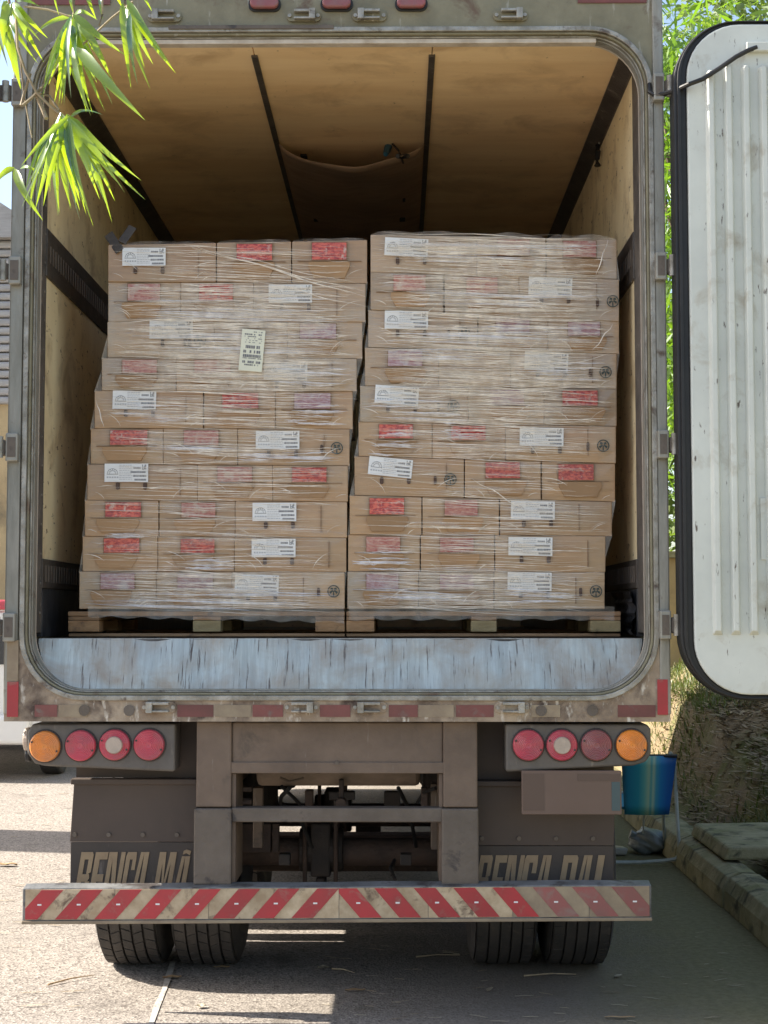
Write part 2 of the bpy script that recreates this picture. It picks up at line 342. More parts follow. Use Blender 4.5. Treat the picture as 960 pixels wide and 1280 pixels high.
def rr(x0, x1, z0, z1, r, n=10):
    out = []
    for cx, cz, a0 in ((x1 - r, z1 - r, 0), (x0 + r, z1 - r, 90), (x0 + r, z0 + r, 180), (x1 - r, z0 + r, 270)):
        for i in range(n + 1):
            a = R(a0 + 90 * i / n); out.append((cx + r * math.cos(a), cz + r * math.sin(a)))
    return out
def onrect(loop, x0, x1, z0, z1, r, ix0, ix1, iz0, iz1, n=10):
    """points on the rectangle matching the loop of rr(ix0..)"""
    out = []; k = 0
    for sx, sz in ((1, 1), (-1, 1), (-1, -1), (1, -1)):
        for i in range(n + 1):
            x, z = loop[k]; k += 1
            X = x1 if sx > 0 else x0; Z = z1 if sz > 0 else z0
            t = i / n
            first_v = (sx * sz > 0)     # arc starts on the vertical side
            tt = t if first_v else 1 - t
            if tt < .5: out.append((X, z + (Z - z) * (tt * 2)))
            else: out.append((x + (X - x) * ((1 - tt) * 2), Z))
    return out

# ================================================================== SETTING
g = MB(); g.face([(-250, -250, 0), (250, -250, 0), (250, 400, 0), (-250, 400, 0)])
go = g.build('ground', 'ground', loc=(0, 0, 0), kind='structure')
# pale mortar joint in the paving
g = MB(); pts = [(217, 1203), (211, 1222), (205, 1240), (197, 1258), (188, 1285), (170, 1330)]
L_ = [PG(x - 3.5 + random.uniform(-1.5, 1), y) for x, y in pts]; R_ = [PG(x + 3.5 + random.uniform(-1, 1.5), y) for x, y in pts]
for i in range(len(pts) - 1): g.face([(L_[i].x, L_[i].y, .004), (R_[i].x, R_[i].y, .004), (R_[i + 1].x, R_[i + 1].y, .004), (L_[i + 1].x, L_[i + 1].y, .004)])
g.build('paving_joint', 'joint', loc=(0, 0, 0), kind='structure')

# bank of leafy soil on the right
def bankz(x, y):
    if x < 2.28: return .0
    t = (x - 2.28)
    k = min(1, t / .25)
    return max(.02, k * (.10 + .62 * t + .17 * min(3.1, max(0, y - 9.6)))) if y < 19 else 1.4
xs = [2.2 + .11 * i for i in range(20)] + [4.6, 5.2, 6, 7.5, 10, 16, 30, 60]
ys = [3 + .3 * i for i in range(44)] + [17, 18.5, 22, 30, 50, 90]
vs = []
for y in ys:
    for x in xs:
        z = min(bankz(x, y), 3.0) + .016 * (math.sin(x * 9.1 + y * 3.3) + math.sin(x * 4.1 - y * 6.7)) * (1 if x > 2.3 else 0)
        vs.append((x, y, max(z, -.02) if x > 2.25 else -.05))
nx = len(xs); g = MB()
g.mesh(vs, [(j * nx + i, j * nx + i + 1, (j + 1) * nx + i + 1, (j + 1) * nx + i) for j in range(len(ys) - 1) for i in range(nx - 1)])
g.build('earth_bank', 'soil', loc=(0, 0, 0), smooth=True, kind='structure')
rng = np.random.default_rng(3)
def blades(name, mat_, n, xr, yr, lmin, lmax, wd, up, zf, cond=None, label=None, flat=False):
    V = []; Fc = []; k = 0
    while k < n:
        x = rng.uniform(*xr); y = rng.uniform(*yr)
        if cond and not cond(x, y): k += 1; continue
        z = zf(x, y); l = rng.uniform(lmin, lmax); a = rng.uniform(0, 6.283); b = rng.uniform(*up)
        d = np.array((math.cos(a) * math.cos(b), math.sin(a) * math.cos(b), math.sin(b)))
        s = np.array((-math.sin(a), math.cos(a), rng.uniform(-.3, .3) if flat else 0)) * wd * rng.uniform(.6, 1.3)
        p = np.array((x, y, z + .012)); q = p + d * l * .55; t = p + d * l - np.array((0, 0, l * .15 if not flat else 0))
        i = len(V); V += [tuple(p - s * .6), tuple(p + s * .6), tuple(q + s), tuple(q - s), tuple(t)]
        Fc += [(i, i + 1, i + 2, i + 3), (i + 3, i + 2, i + 4)]; k += 1
    g = MB(); g.mesh(V, Fc); return g.build(name, mat_, loc=(0, 0, 0), kind='stuff')
bz = lambda x, y: min(bankz(x, y), 3) + .02 * math.sin(x * 9.1 + y * 3.3)
o = blades('grass', 'grass', 20000, (2.3, 4.3), (7.0, 16), .05, .16, .005, (.5, 1.4), bz, lambda x, y: math.sin(x * 3.1 + y * 1.3) + math.sin(x * 1.3 - y * 2.1) > -.1 + rng.uniform(-.8, .8) or y > 12.6)
tag(o, 'green and yellowing grass growing on the earth bank beside the kerb', 'grass')
o = blades('leaf_litter', 'drystraw', 24000, (2.25, 4.2), (7.0, 14.5),   .03, .13, .009, (-.1, .35), bz, flat=True)
tag(o, 'dry straw and dead bamboo leaves littering the earth bank', 'leaf litter')

# kerb: a rounded concrete kerb in lengths
for i, (y0, y1) in enumerate(((5.6, 7.0), (7.02, 8.4), (8.43, 9.8), (9.83, 11.2), (11.23, 12.7), (12.73, 14.2))):
    g = MB(); dx = random.uniform(-.006, .006)
    prof = [(1.75, 0), (1.755, .10), (1.785, .165), (1.85, .19), (1.94, .185), (1.99, .14), (2.0, 0)]
    g.hexa([(x + dx, y0, z) for x, z in prof], [(x + dx, y1, z) for x, z in prof])
    o = g.build('kerb', 'concrete', bevel=.006); o['kind'] = 'structure'
# ditch slabs resting on the kerb
g = MB(); g.prism([(1.83, .20), (2.75, .22), (2.75, .29), (1.86, .275)], 8.75, 9.75)
tag(g.build('concrete_slab', 'concrete', bevel=.015), 'mossy concrete slab laid over the ditch from kerb to bank', 'slab')
g = MB(); g.prism([(2.08, .03), (2.7, .03), (2.7, .10), (2.1, .10)], 7.9, 8.6)
tag(g.build('concrete_slab', 'concrete', bevel=.015), 'low dark slab lying in the ditch in front of the mossy one', 'slab')

# ochre retaining wall far right
g = MB(); g.box(1.2, 14, 16.4, 16.75, 0, 2.18)
rw = g.build('retaining_wall', 'stucco'); tag(rw, 'ochre stuccoed garden wall behind the bank, under the bamboo', 'wall')
g = MB(); g.box(1.15, 14.05, 16.34, 16.81, 2.183, 2.25); g.build('coping', 'concrete', rw)

# ================================================================== TRUCK
YF = 6.07
XL = px_x(13, YF, 480); XR = px_x(831.5, YF, 480); ZB = px_z(901, YF); ZT = 4.22
OL = px_x(37, YF, 480); OR_ = px_x(812.5, YF, 480); OB = px_z(868, YF); OT = px_z(42, YF)
RC = .235
truck = empty('cargo_truck', ((XL + XR) / 2, YF, 0), 'dusty box truck seen from behind with rear doors open onto wrapped cartons', 'truck')
T = truck
YE = 12.4
loop = rr(OL, OR_, OB, OT, RC)
outer = onrect(loop, XL, XR, ZB, ZT, 0, OL, OR_, OB, OT)
g = MB(); g.ring(loop, outer, YF, YF + .07); rf = g.build('rear_frame', 'frame', T, bevel=.004)
# bottom rail plate, proud of the frame
g = MB(); poly = []
bl = [p for p in rr(OL - .020, OR_ + .020, OB - .020, OT, RC + .02)]
low = [p for p in bl if p[1] < px_z(800, YF)]
k0 = low  # goes from left side down round to right
poly = [(XL - .003, px_z(800, YF)), (XL - .003, ZB - .003), (XR + .003, ZB - .003), (XR + .003, px_z(800, YF))]
lowL = sorted([p for p in low if p[0] < 0 - .2], key=lambda p: -p[1]); lowR = sorted([p for p in low if p[0] >= -.2], key=lambda p: p[1])
path = lowL + lowR
# strips between the path and the plate outline
vsf = []
for (x, z) in path:
    vsf.append((x, z))
gA = MB()
for i in range(len(path) - 1):
    a, b = path[i], path[i + 1]
    def out(p):
        # push outwards to the plate outline
        if p[0] < OL + RC * .999 and p[1] > OB + .02: return (XL - .003, p[1] if p[1] > OB + RC * .5 else ZB - .003 + (p[1] - OB) * 0 + 0)
        if p[0] > OR_ - RC * .999 and p[1] > OB + .02: return (XR + .003, p[1] if p[1] > OB + RC * .5 else ZB - .003)
        return (p[0], ZB - .003)
    oa, ob = out(a), out(b)
    gA.hexa([(a[0], YF - .006, a[1]), (b[0], YF - .006, b[1]), (ob[0], YF - .006, ob[1]), (oa[0], YF - .006, oa[1])],
            [(a[0], YF + .03, a[1]), (b[0], YF + .03, b[1]), (ob[0], YF + .03, ob[1]), (oa[0], YF + .03, oa[1])])
gA.build('bottom_rail', 'railpaint', T)
# corner posts
g = MB(); g.box(px_x(820, YF, 480), XR + .006, YF - .012, YF + .10, px_z(893, YF), ZT - .004); g.build('corner_post', 'sidemetal', T, bevel=.006)
g = MB(); g.box(XL - .006, px_x(28, YF, 480), YF - .012, YF + .10, px_z(893, YF), ZT - .004); g.build('corner_post', 'sidemetal', T, bevel=.006)
# trims round the opening
def ring_trim(name, a, b, y0, y1, m, bev=.003):
    A = rr(OL + a, OR_ - a, OB + a, OT - a, RC - a); B = rr(OL + b, OR_ - b, OB + b, OT - b, RC - b)
    g = MB(); g.ring(A, B, y0, y1); return g.build(name, m, T, bevel=bev)
ring_trim('opening_trim', -.004, -.024, YF - .016, YF + .02, 'alu')
ring_trim('opening_trim', .006, -.0035, YF - .004, YF + .05, 'frame')
ring_trim('opening_trim', .014, .0065, YF + .012, YF + .07, 'alu')
ring_trim('opening_seal', .019, .0145, YF + .03, YF + .08, 'sidemetal', 0)
# pale worn paint along the head of the opening
g = MB(); g.box(px_x(92, YF), px_x(752, YF), YF + .016, YF + .06, OT - .034, OT - .0155); g.build('head_trim', 'patch', T, bevel=.002)
# inner body
IX0 = OL + .012; IX1 = OR_ - .012; IZ1 = OT - .018; FL = px_z(797, 6.2)
YI = YF + .08
lp2 = rr(OL + .02, OR_ - .02, OB + .02, OT - .02, RC - .02)
oo = onrect(lp2, OL - .02, OR_ + .02, OB - .02, OT + .02, 0, 0, 0, 0, 0)
g = MB(); g.ring(lp2, oo, YI, YI + .012); g.build('corner_filler', 'patch', T)
# outer shell of the cargo body
g = MB()
g.box(XL + .002, OL - .012, YI + .03, YE, ZB + .03, ZT - .01); g.build('side_panel', 'frame', T)
g = MB(); g.box(OR_ + .012, XR - .002, YI + .03, YE, ZB + .03, ZT - .01); g.build('side_panel', 'frame', T)
g = MB(); g.box(XL + .01, XR - .01, YI + .03, YE, ZT - .06, ZT); g.build('roof_panel', 'frame', T)
g = MB(); g.box(XL + .01, XR - .01, YE - .05, YE, ZB + .05, ZT - .06); g.build('front_panel', 'wallply', T)
# floor and threshold
g = MB(); g.box(OL, OR_, 6.20, YE - .06, FL - .05, FL - .006); g.build('cargo_floor', 'kick', T)
g = MB(); g.box(OL, OR_, 6.21, YE - .06, ZB + .02, FL - .06); g.build('subfloor', 'soot', T)
th = rr(OL + .019, OR_ - .019, OB + .019, OT, RC - .019, 14)
zc = FL - .004
pl = [p for p in th if p[1] < zc]
Lp = sorted([p for p in pl if p[0] < -.2], key=lambda p: -p[1]); Rp = sorted([p for p in pl if p[0] >= -.2], key=lambda p: p[1])
pl = [(Lp[0][0], zc)] + Lp + Rp + [(Rp[-1][0], zc)]
zb = min(p[1] for p in pl)
def thY(z): return YF + .055 + .075 * (z - zb) / (zc - zb)
# a gently dented sheet: grid clipped to the outline
g = MB(); NXg = 90; NZg = 10
def zlow(x):
    best = zb
    for i in range(len(Lp) - 1):
        a, b = Lp[i], Lp[i + 1]
        if a[0] <= x <= b[0] and b[0] > a[0]: return a[1] + (b[1] - a[1]) * (x - a[0]) / (b[0] - a[0])
    for i in range(len(Rp) - 1):
        a, b = Rp[i], Rp[i + 1]
        if a[0] <= x <= b[0] and b[0] > a[0]: return a[1] + (b[1] - a[1]) * (x - a[0]) / (b[0] - a[0])
    return best
xa, xb = pl[0][0] + .002, pl[-1][0] - .002
def cx(i):
    t = i / NXg; return xa + (xb - xa) * (.5 - .5 * math.cos(math.pi * t)) if False else xa + (xb - xa) * (t - .07 * math.sin(2 * math.pi * t))
vs = []
for i in range(NXg + 1):
    x = cx(i); z0 = min(zlow(x), zc - .001)
    for j in range(NZg + 1):
        z = z0 + (zc - z0) * j / NZg
        d = .003 * math.sin(x * 9 + 1) * math.sin((z - zb) * 22) + .002 * math.sin(x * 31 + z * 9)
        vs.append((x, thY(z) + d, z))
g.mesh(vs, [(i * (NZg + 1) + j, (i + 1) * (NZg + 1) + j, (i + 1) * (NZg + 1) + j + 1, i * (NZg + 1) + j + 1) for i in range(NXg) for j in range(NZg)])
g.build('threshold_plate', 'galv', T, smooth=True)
g = MB(); g.box(xa, xb, thY(zc) + .002, 6.24, zc - .012, zc + .002); g.build('threshold_lip', 'alu', T, bevel=.003)
# walls, ceiling
WZ0 = FL
zk = 1.58 + .215; zt0 = 1.58 + 1.405; zt1 = 1.58 + 1.585
for sgn, X0, ys0 in ((1, IX0, 6.27), (-1, IX1, 6.35)):
    def wbox(name, m, y0, y1, z0, z1, t, bev=0):
        g = MB(); a, b = (X0 - .03, X0 + t) if sgn > 0 else (X0 - t, X0 + .03)
        g.box(a, b, y0, y1, z0, z1); return g.build(name, m, T, bevel=bev)
    yy = ys0
    while yy < YE - .1:
        y2 = min(yy + 2.2, YE - .06)
        wbox('wall_panel', 'wallply', yy + .002, y2 - .002, zk, zt0, 0); wbox('wall_panel', 'wallply', yy + .002, y2 - .002, zt1, IZ1 + .002, 0)
        yy = y2
    wbox('edge_strip', 'jamb', YI + .014, ys0, WZ0 + .02, IZ1 - .05, .003)
    wbox('kick_plate', 'kick', ys0 + .003, YE - .06, WZ0 + .003, zk - .11, .006)
    for z0, z1 in ((zk - .108, zk + .012), (zt0 - .01, zt1 + .01)):
        tr = wbox('track_rail', 'darkstrip', ys0 - .02, YE - .06, z0, z1, .010, .003)
        g = MB(); y = ys0 + .03
        while y < 9.5:
            a, b = (X0 + .0095, X0 + .0125) if sgn > 0 else (X0 - .0125, X0 - .0095)
            zc_ = (z0 + z1) / 2
            g.box(a, b, y, y + .018, zc_ - .035, zc_ + .035); y += .05
        o = g.build('slot', 'dust2' , tr, kind='stuff')
    g = MB(); y = YI + .05
    for z in [WZ0 + .1 + .12 * i for i in range(19)]:
        xx = X0 + sgn * .0035
        g.cyl((xx - .002, ys0 - .03, z), (xx + .002 * sgn, ys0 - .03, z), .005, n=8)
    g.build('rivet', 'alu', T, kind='stuff')
# battered plastic kick liner at right
g = MB(); vs = []; ny, nz = 14, 12
for i in range(ny + 1):
    for j in range(nz + 1):
        y = 6.36 + .55 * i / ny; z = WZ0 + .01 + (zk - .12 - WZ0 - .01) * j / nz
        vs.append((IX1 - .02 - .012 * math.sin(i * 1.3 + j * .7) - .006 * math.sin(j * 2.3), y, z))
g.mesh(vs, [(i * (nz + 1) + j, (i + 1) * (nz + 1) + j, (i + 1) * (nz + 1) + j + 1, i * (nz + 1) + j + 1) for i in range(ny) for j in range(nz)])
g.build('buckled_liner', 'kick', T, smooth=True)
# ceiling sheets and joint strips
sx1 = P(318, 68, 6.26).x; sx2 = P(540, 68, 6.26).x; sx3 = IX1 + .0; sx0 = IX0
yy = YI + .014
k = 0
for y0, y1 in ((YI + .014, 8.55), (8.555, 10.9), (10.905, YE - .06)):
    for a, b in ((sx0, sx1), (sx1, sx2), (sx2, sx3)):
        g = MB(); g.box(a + .002, b - .002, y0, y1, IZ1 + .002, IZ1 + .03); g.build('ceiling_panel', 'ply', T)
for x in (sx1, sx2):
    g = MB(); g.box(x - .013, x + .013, 6.26, YE - .07, IZ1 - .008, IZ1 + .006); g.build('joint_strip', 'darkstrip', T, bevel=.002)
for sgn, x in ((1, IX0), (-1, IX1)):
    g = MB(); w_ = .05
    g.prism([(x - sgn * .003, IZ1 + .002), (x + sgn * w_ * 1.3, IZ1 + .002), (x + sgn * w_ * 1.3, IZ1 - .008), (x + sgn * .008, IZ1 - w_), (x - sgn * .003, IZ1 - w_)], YI + .10, YE - .07)
    g.build('corner_moulding', 'darkstrip', T, bevel=.002)
# air duct cloth under the middle ceiling sheet
g = MB(); nxd, nyd = 26, 34; vs = []
for j in range(nyd + 1):
    for i in range(nxd + 1):
        u = i / nxd; v = j / nyd
        y = 7.42 + 3.6 * v
        s_ = math.sin(math.pi * u)
        sag = .012 + (.085 * math.exp(-v * 6) + .055) * s_ ** .7 + .006 * math.sin(u * 14 + v * 21) * s_ + .008 * math.sin(u * 5 - v * 33) * s_
        vs.append((sx1 + .015 + (sx2 - sx1 - .03) * u, y - .10 * s_ * math.exp(-v * 8), IZ1 - sag))
g.mesh(vs, [(j * (nxd + 1) + i, j * (nxd + 1) + i + 1, (j + 1) * (nxd + 1) + i + 1, (j + 1) * (nxd + 1) + i) for j in range(nyd) for i in range(nxd)])
duct = g.build('air_duct_cloth', 'canvas', T, smooth=True)
sm = duct.modifiers.new('thick', 'SOLIDIFY'); sm.thickness = .003
for (px, py) in ((380, 194), (386, 223), (392, 249), (396, 273), (503, 222), (503, 248), (503, 273)):
    Yd = (IZ1 - .075 - H) * F / (768 - py); p = P(px, py, Yd)
    g = MB(); a = random.uniform(-.2, .2)
    g.box(p.x - .016, p.x + .016, Yd - .035, Yd + .03, p.z - .012, p.z - .004); g.build('vent_slit', 'hole', duct)
# blue strap end and knotted cord at the duct mouth
def at_ceiling(px, py, drop): 
    Yd = (IZ1 - drop - H) * F / (768 - py); return P(px, py, Yd)
g = MB(); a = at_ceiling(487, 180, .02); b = at_ceiling(482, 193, .10); g.tube([a, (a + b) / 2 + Vector((0, 0, .0)), b], [.018, .02, .012], 8); g.build('duct_strap', 'blue', duct, smooth=True)
g = MB(); c1 = at_ceiling(490, 179, .03); c2 = at_ceiling(498, 188, .10); c3 = at_ceiling(502, 196, .12); c4 = at_ceiling(504, 204, .13)
g.tube([c1, c2, c3, c4], .005, 6); g.tube([at_ceiling(497, 195, .13), c3, at_ceiling(510, 195, .13)], .012, 6); g.build('tie_cord', 'black', duct, smooth=True)
# hanging hook on the right wall
g = MB(); Yh = 6.9; hx = IX1 - .012
z0 = H + (768 - 153) * Yh / F; z1 = H + (768 - 172) * Yh / F; z2 = H + (768 - 200) * Yh / F
Yh = (IX1 - .0) * F / (757.5 - 497)
zz = lambda py: H + (768 - py) * Yh / F
g.tube([(hx, Yh, zz(154)), (hx - .004, Yh, zz(174))], .004, 6, 0); g.tube([(hx - .01, Yh, zz(173)), (hx - .012, Yh - .02, zz(182)), (hx - .012, Yh + .01, zz(190)), (hx - .012, Yh, zz(199))], [.012, .016, .012, .017], 8, 1)
g.build('hanging_hook', ['alu', 'black'], T, smooth=True)

# lock keepers, marker lamps and tapes on the rear frame
def bracket(px, py, flip=False, w_=44, h_=14):
    y0 = YF - .006; cxx = px_x(px, YF, py); z = px_z(py, YF); s = 1 / 316; g = MB()
    hw = w_ / 2 * s; hh = h_ / 2 * s
    g.prism(rr(cxx - hw, cxx + hw, z - hh, z + hh, hh * .9, 4), y0 - .006, y0 + .004, 0)
    o = g.build('keeper_plate', 'frame' if py < 300 else 'railpaint', T, bevel=.002)
    g = MB(); f = -1 if flip else 1
    g.box(cxx - hw * .55, cxx + hw * .60, y0 - .030, y0 - .0065, z + hh * .45, z + hh * .95); g.box(cxx - hw * .55, cxx + hw * .6, y0 - .030, y0 - .0065, z - hh * .85, z - hh * .5)
    g.box(cxx - f * hw * .5 - hw * .18, cxx - f * hw * .5 + hw * .18, y0 - .036, y0 - .0065, z - hh * .95, z + hh * 1.0)
    g.build('keeper_block', 'alu', o, bevel=.002)
    for q in (-1, 1):
        g = MB(); x_ = cxx + q * hw * .82; g.cyl((x_, y0 - .014, z), (x_, y0 - .006, z), .008, n=8); g.build('bolt', 'alu', o)
for px, fl in ((206, 0), (380, 1), (462, 0), (638, 1)): bracket(px, 21, fl)
for px, fl in ((199, 0), (377, 1), (462, 0), (640, 1)): bracket(px, 884, fl)
for px in (331, 421, 514):
    cx_ = px_x(px, YF, 6); z = px_z(6, YF); g = MB()
    g.prism(rr(cx_ - .066, cx_ + .066, z - .030, z + .030, .028, 6), YF - .010, YF - .0005); o = g.build('marker_lamp_base', 'black', T, bevel=.002)
    g = MB(); g.prism(rr(cx_ - .058, cx_ + .058, z - .023, z + .023, .022, 6), YF - .038, YF - .0105); g.build('marker_lamp_lens', 'dullred', o, bevel=.008, seg=3)
def tape(x0, y0, x1, y1, m, parent=None, off=.0025, base=YF - .006):
    g = MB(); g.box(px_x(x0, YF, (y0 + y1) / 2), px_x(x1, YF, (y0 + y1) / 2), base - off, base - .0004, px_z(y1, YF), px_z(y0, YF)); return g.build('reflective_tape', m, T)
for x0, x1, m in ((44, 72, 'tape_dark'), (74, 110, 'tape_tan'), (222, 267, 'tape_dark'), (269, 314, 'tape_tan'), (316, 354, 'tape_dark'), (400, 438, 'tape_dark'), (486, 522, 'tape_dark'), (523, 567, 'tape_tan'), (570, 617, 'tape_dark'), (664, 700, 'tape_tan'), (772, 819, 'tape_dark')):
    tape(x0, 881, x1, 896, m)
tape(10, 852, 24, 896, 'tape_red', off=.004, base=YF - .012); tape(821, 849, 834, 893, 'tape_red', off=.004, base=YF - .012)
tape(10, 800, 24, 851, 'tape_tan', off=.004, base=YF - .012)
for x0, x1 in ((40, 138), (722, 808)):
    g = MB(); g.box(px_x(x0, YF, 0), px_x(x1, YF, 0), YF - .006, YF - .001, px_z(5, YF), px_z(-12, YF)); g.build('reflective_tape', 'tape_dark', T)
for px in (106, 162, 676, 740):
    g = MB(); x_ = px_x(px, YF, 888); z = px_z(888, YF); g.cyl((x_, YF - .012, z), (x_, YF - .006, z), .022, .018, 12); g.build('worn_boss', 'dust2', T)
# gutter strip over the opening
g = MB(); g.box(px_x(205, YF), px_x(416, YF), YF - .022, YF - .001, px_z(38, YF), px_z(33, YF)); g.build('drip_strip', 'dust2', T, bevel=.002)
# little roof seam and plate at header
g = MB(); g.box(XL + .01, XR - .01, YF - .01, YF - .001, px_z(-40, YF), px_z(-22, YF)); g.build('header_ridge', 'frame', T, bevel=.002)

# ---------------- rear doors (opened flat to the sides)
DY = 5.93
def door(x_in, x_out, sg):
    """x_in = hinge side, x_out = free edge; sg=+1 right"""
    a, b = sorted((x_in, x_out)); z0 = px_z(876, DY); z1 = px_z(23, DY)
    d = empty('rear_door', ((a + b) / 2, DY + .1, z0)); d.parent = T; d.location = Vector(d.location) - WLOC[T.name]; WLOC[d.name] = Vector(((a + b) / 2, DY + .1, z0))
    r = .26
    g = MB(); A = rr(a + .064, b - .064, z0 + .022, z1 - .022, r - .05); g.prism(A, DY + .014, DY + .13); g.build('door_panel', 'white', d, bevel=.006)
    g = MB(); B = rr(a + .012, b - .012, z0, z1, r); g.ring(rr(a + .066, b - .066, z0 + .020, z1 - .020, r - .05), B, DY + .03, DY + .12); g.build('gasket', 'black', d, bevel=.006)
    g = MB(); B2 = rr(a + .026, b - .026, z0 + .006, z1 - .006, r - .02); g.ring(rr(a + .040, b - .040, z0 + .012, z1 - .012, r - .035), B2, DY + .018, DY + .032); g.build('gasket', 'black', d, bevel=.005)
    g = MB(); g.prism(rr(a + .02, b - .02, z0 + .01, z1 - .01, r - .02), DY + .121, DY + .15); g.build('outer_skin', 'sidemetal', d)
    # pressed ribs
    zt_, zb_ = px_z(90, DY), px_z(795, DY)
    x = px_x(890, DY) if sg > 0 else a + .12
    i = 0
    while x + .05 < b - .1:
        xa_, xb_ = x, x + .043; zt2 = zt_ + (.02 if i else 0)
        g = MB(); n = 5; o1 = [(xa_, zb_), (xb_, zb_), (xb_, zt2 - .006), (xb_ - .012, zt2 + .012), (xa_ + .012, zt2 + .012), (xa_, zt2 - .006)]
        o2 = [(xa_ + .008, zb_ + .02), (xb_ - .014, zb_ + .02), (xb_ - .014, zt2 - .012), (xb_ - .016, zt2 - .002), (xa_ + .016, zt2 - .002), (xa_ + .010, zt2 - .012)]
        g.hexa([(p[0], DY - .014, p[1]) for p in o2], [(p[0], DY + .020, p[1]) for p in o1])
        g.build('rib', 'white', d, bevel=.003); x += .0695; i += 1
    return d
dr = door(px_x(847, DY), px_x(847, DY) + 1.27, 1)
dl = door(XL - .07 - 1.27, XL - .05, -1)
# cable clip + flat latch plate on right door
g = MB(); g.box(px_x(943, DY), px_x(990, DY), DY - .012, DY + .013, px_z(66, DY), px_z(55, DY)); g.build('cable_clip', 'white', dr, bevel=.003)
g = MB(); g.box(px_x(952, DY), px_x(1000, DY), DY + .006, DY + .0125, px_z(700, DY), px_z(622, DY)); vp = g.build('vent_plate', 'white', dr, bevel=.003)
for py in (643, 668, 693):
    g = MB(); x_ = px_x(964, DY); z = px_z(py, DY); g.cyl((x_, DY + .002, z), (x_, DY + .0055, z), .014, n=16); g.build('vent_hole', 'dust2', vp)
# hinges
def hinge(side, py):
    z = px_z(py, YF); hh = .056
    h = empty('hinge', ((XR if side > 0 else XL), YF - .02, z)); h.parent = T; WLOC[h.name] = Vector(h.location); h.location = Vector(h.location) - WLOC[T.name]
    def m(x): return x if side > 0 else x
    x0 = px_x(819 if side > 0 else 27, YF, 480); x1 = XR + .004 if side > 0 else XL - .004
    a, b = sorted((x0, x1)); g = MB()
    g.box(a, b, YF - .050, YF - .0125, z - hh, z + hh); g.build('hinge_leaf', 'sidemetal', h, bevel=.005)
    g = MB(); g.box(a + .008, b - .008, YF - .053, YF - .0505, z - hh * .7, z + hh * .7); g.build('hinge_recess', 'dust2', h)
    g = MB(); xa_ = b + .001 if side > 0 else a - .075; xb_ = b + .075 if side > 0 else a - .001
    g.box(xa_, xb_, YF - .045, YF - .015, z - hh * .6, z + hh * .55); g.build('hinge_arm', 'dust2', h, bevel=.008)
    g = MB(); xp = (b + .022) if side > 0 else (a - .022); g.cyl((xp, YF - .05, z - hh * .75), (xp, YF - .05, z + hh * .75), .014, n=12); g.build('hinge_pin', 'alu', h, smooth=True)
for py in (114, 336, 557, 781): hinge(1, py)
for py in (118, 340, 560, 784): hinge(-1, py)
# cable to the door lamp
cab = [(812, 105, 6.06), (812, 115, 6.04), (818, 119, 6.03), (830, 117, 6.02), (845, 113, 5.98), (862, 105, 5.90), (878, 99, 5.90), (900, 85, 5.91), (920, 71, 5.91), (935, 63, 5.92), (946, 59, 5.922)]
g = MB(); g.tube([P(*c) for c in cab], .0095, 8); g.build('door_cable', 'black', T, smooth=True)

# ---------------- tail lamps
LY = 6.10
def lampbox(x0, x1, yt, yb0, yb1, lamps, outer_left):
    z = lambda py: px_z(py, LY); X = lambda px: px_x(px, LY, 930)
    c = .05
    if outer_left: poly = [(X(x0) + .02, z(yt)), (X(x0), z(yt) - .03), (X(x0), z(yb0) + c), (X(x0) + .03, z(yb0) + .01), (X(x0) + c + .02, z(yb0)), (X(x1), z(yb1)), (X(x1), z(yt))]
    else: poly = [(X(x0), z(yt)), (X(x0), z(yb0)), (X(x1) - c - .02, z(yb1)), (X(x1) - .02, z(yb1) + .015), (X(x1), z(yb1) + c), (X(x1), z(yt) - .02), (X(x1) - .015, z(yt))]
    tl = empty('tail_lamp_cluster', (X((x0 + x1) / 2), LY, z(yb0))); WLOC[tl.name] = Vector(tl.location); tl.parent = T; tl.location = Vector(tl.location) - WLOC[T.name]
    g = MB(); g.prism(poly, LY, LY + .16); g.build('lamp_housing', 'lampbox', tl, bevel=.010, seg=3)
    cxp = sum(p[0] for p in poly) / len(poly); czp = sum(p[1] for p in poly) / len(poly)
    for px, py, m, inner in lamps:
        x_ = X(px); zz_ = z(py); r = .0605
        g = MB(); g.cyl((x_, LY - .006, zz_), (x_, LY + .01, zz_), r + .0055, r + .007, 32); g.build('lamp_bezel', 'lensrim', tl, bevel=.002)
        g = MB()
        prof = [(r, -.006), (r, -.016), (r * .94, -.021)] + [(r * (.90 - .1 * q_ / 2), -.022 - .0012 * (q_ / 2) + (.0014 if q_ % 2 else -.0004)) for q_ in range(16)] + [(.001, -.030)]
        n = 32; vs = [(x_ + rr_ * math.cos(2 * math.pi * k / n), LY + yy_, zz_ + rr_ * math.sin(2 * math.pi * k / n)) for rr_, yy_ in prof for k in range(n)]
        g.mesh(vs, [(q * n + k, q * n + (k + 1) % n, (q + 1) * n + (k + 1) % n, (q + 1) * n + k) for q in range(len(prof) - 1) for k in range(n)])
        lo_ = g.build('lamp_lens', m, tl, smooth=True)
        if inner:
            g = MB(); g.cyl((x_, LY - .0335, zz_), (x_, LY - .024, zz_), r * .52, r * .58, 28); g.build('reversing_lens', inner, tl, smooth=True)
        for q in (-1, 1):
            g = MB(); a = R(20); g.cyl((x_ + q * r * .86 * math.cos(a), LY - .0265, zz_ + q * -r * .86 * math.sin(a)), (x_ + q * r * .86 * math.cos(a), LY - .019, zz_ - q * r * .86 * math.sin(a)), .0042, n=8); g.build('lens_screw', 'lensrim', tl)
    return tl
l1 = lampbox(34, 219, 905, 958, 965, ((57, 933, 'orange', None), (101.5, 932, 'red', None), (144, 931, 'red', 'clear'), (187, 931, 'red', None)), True)
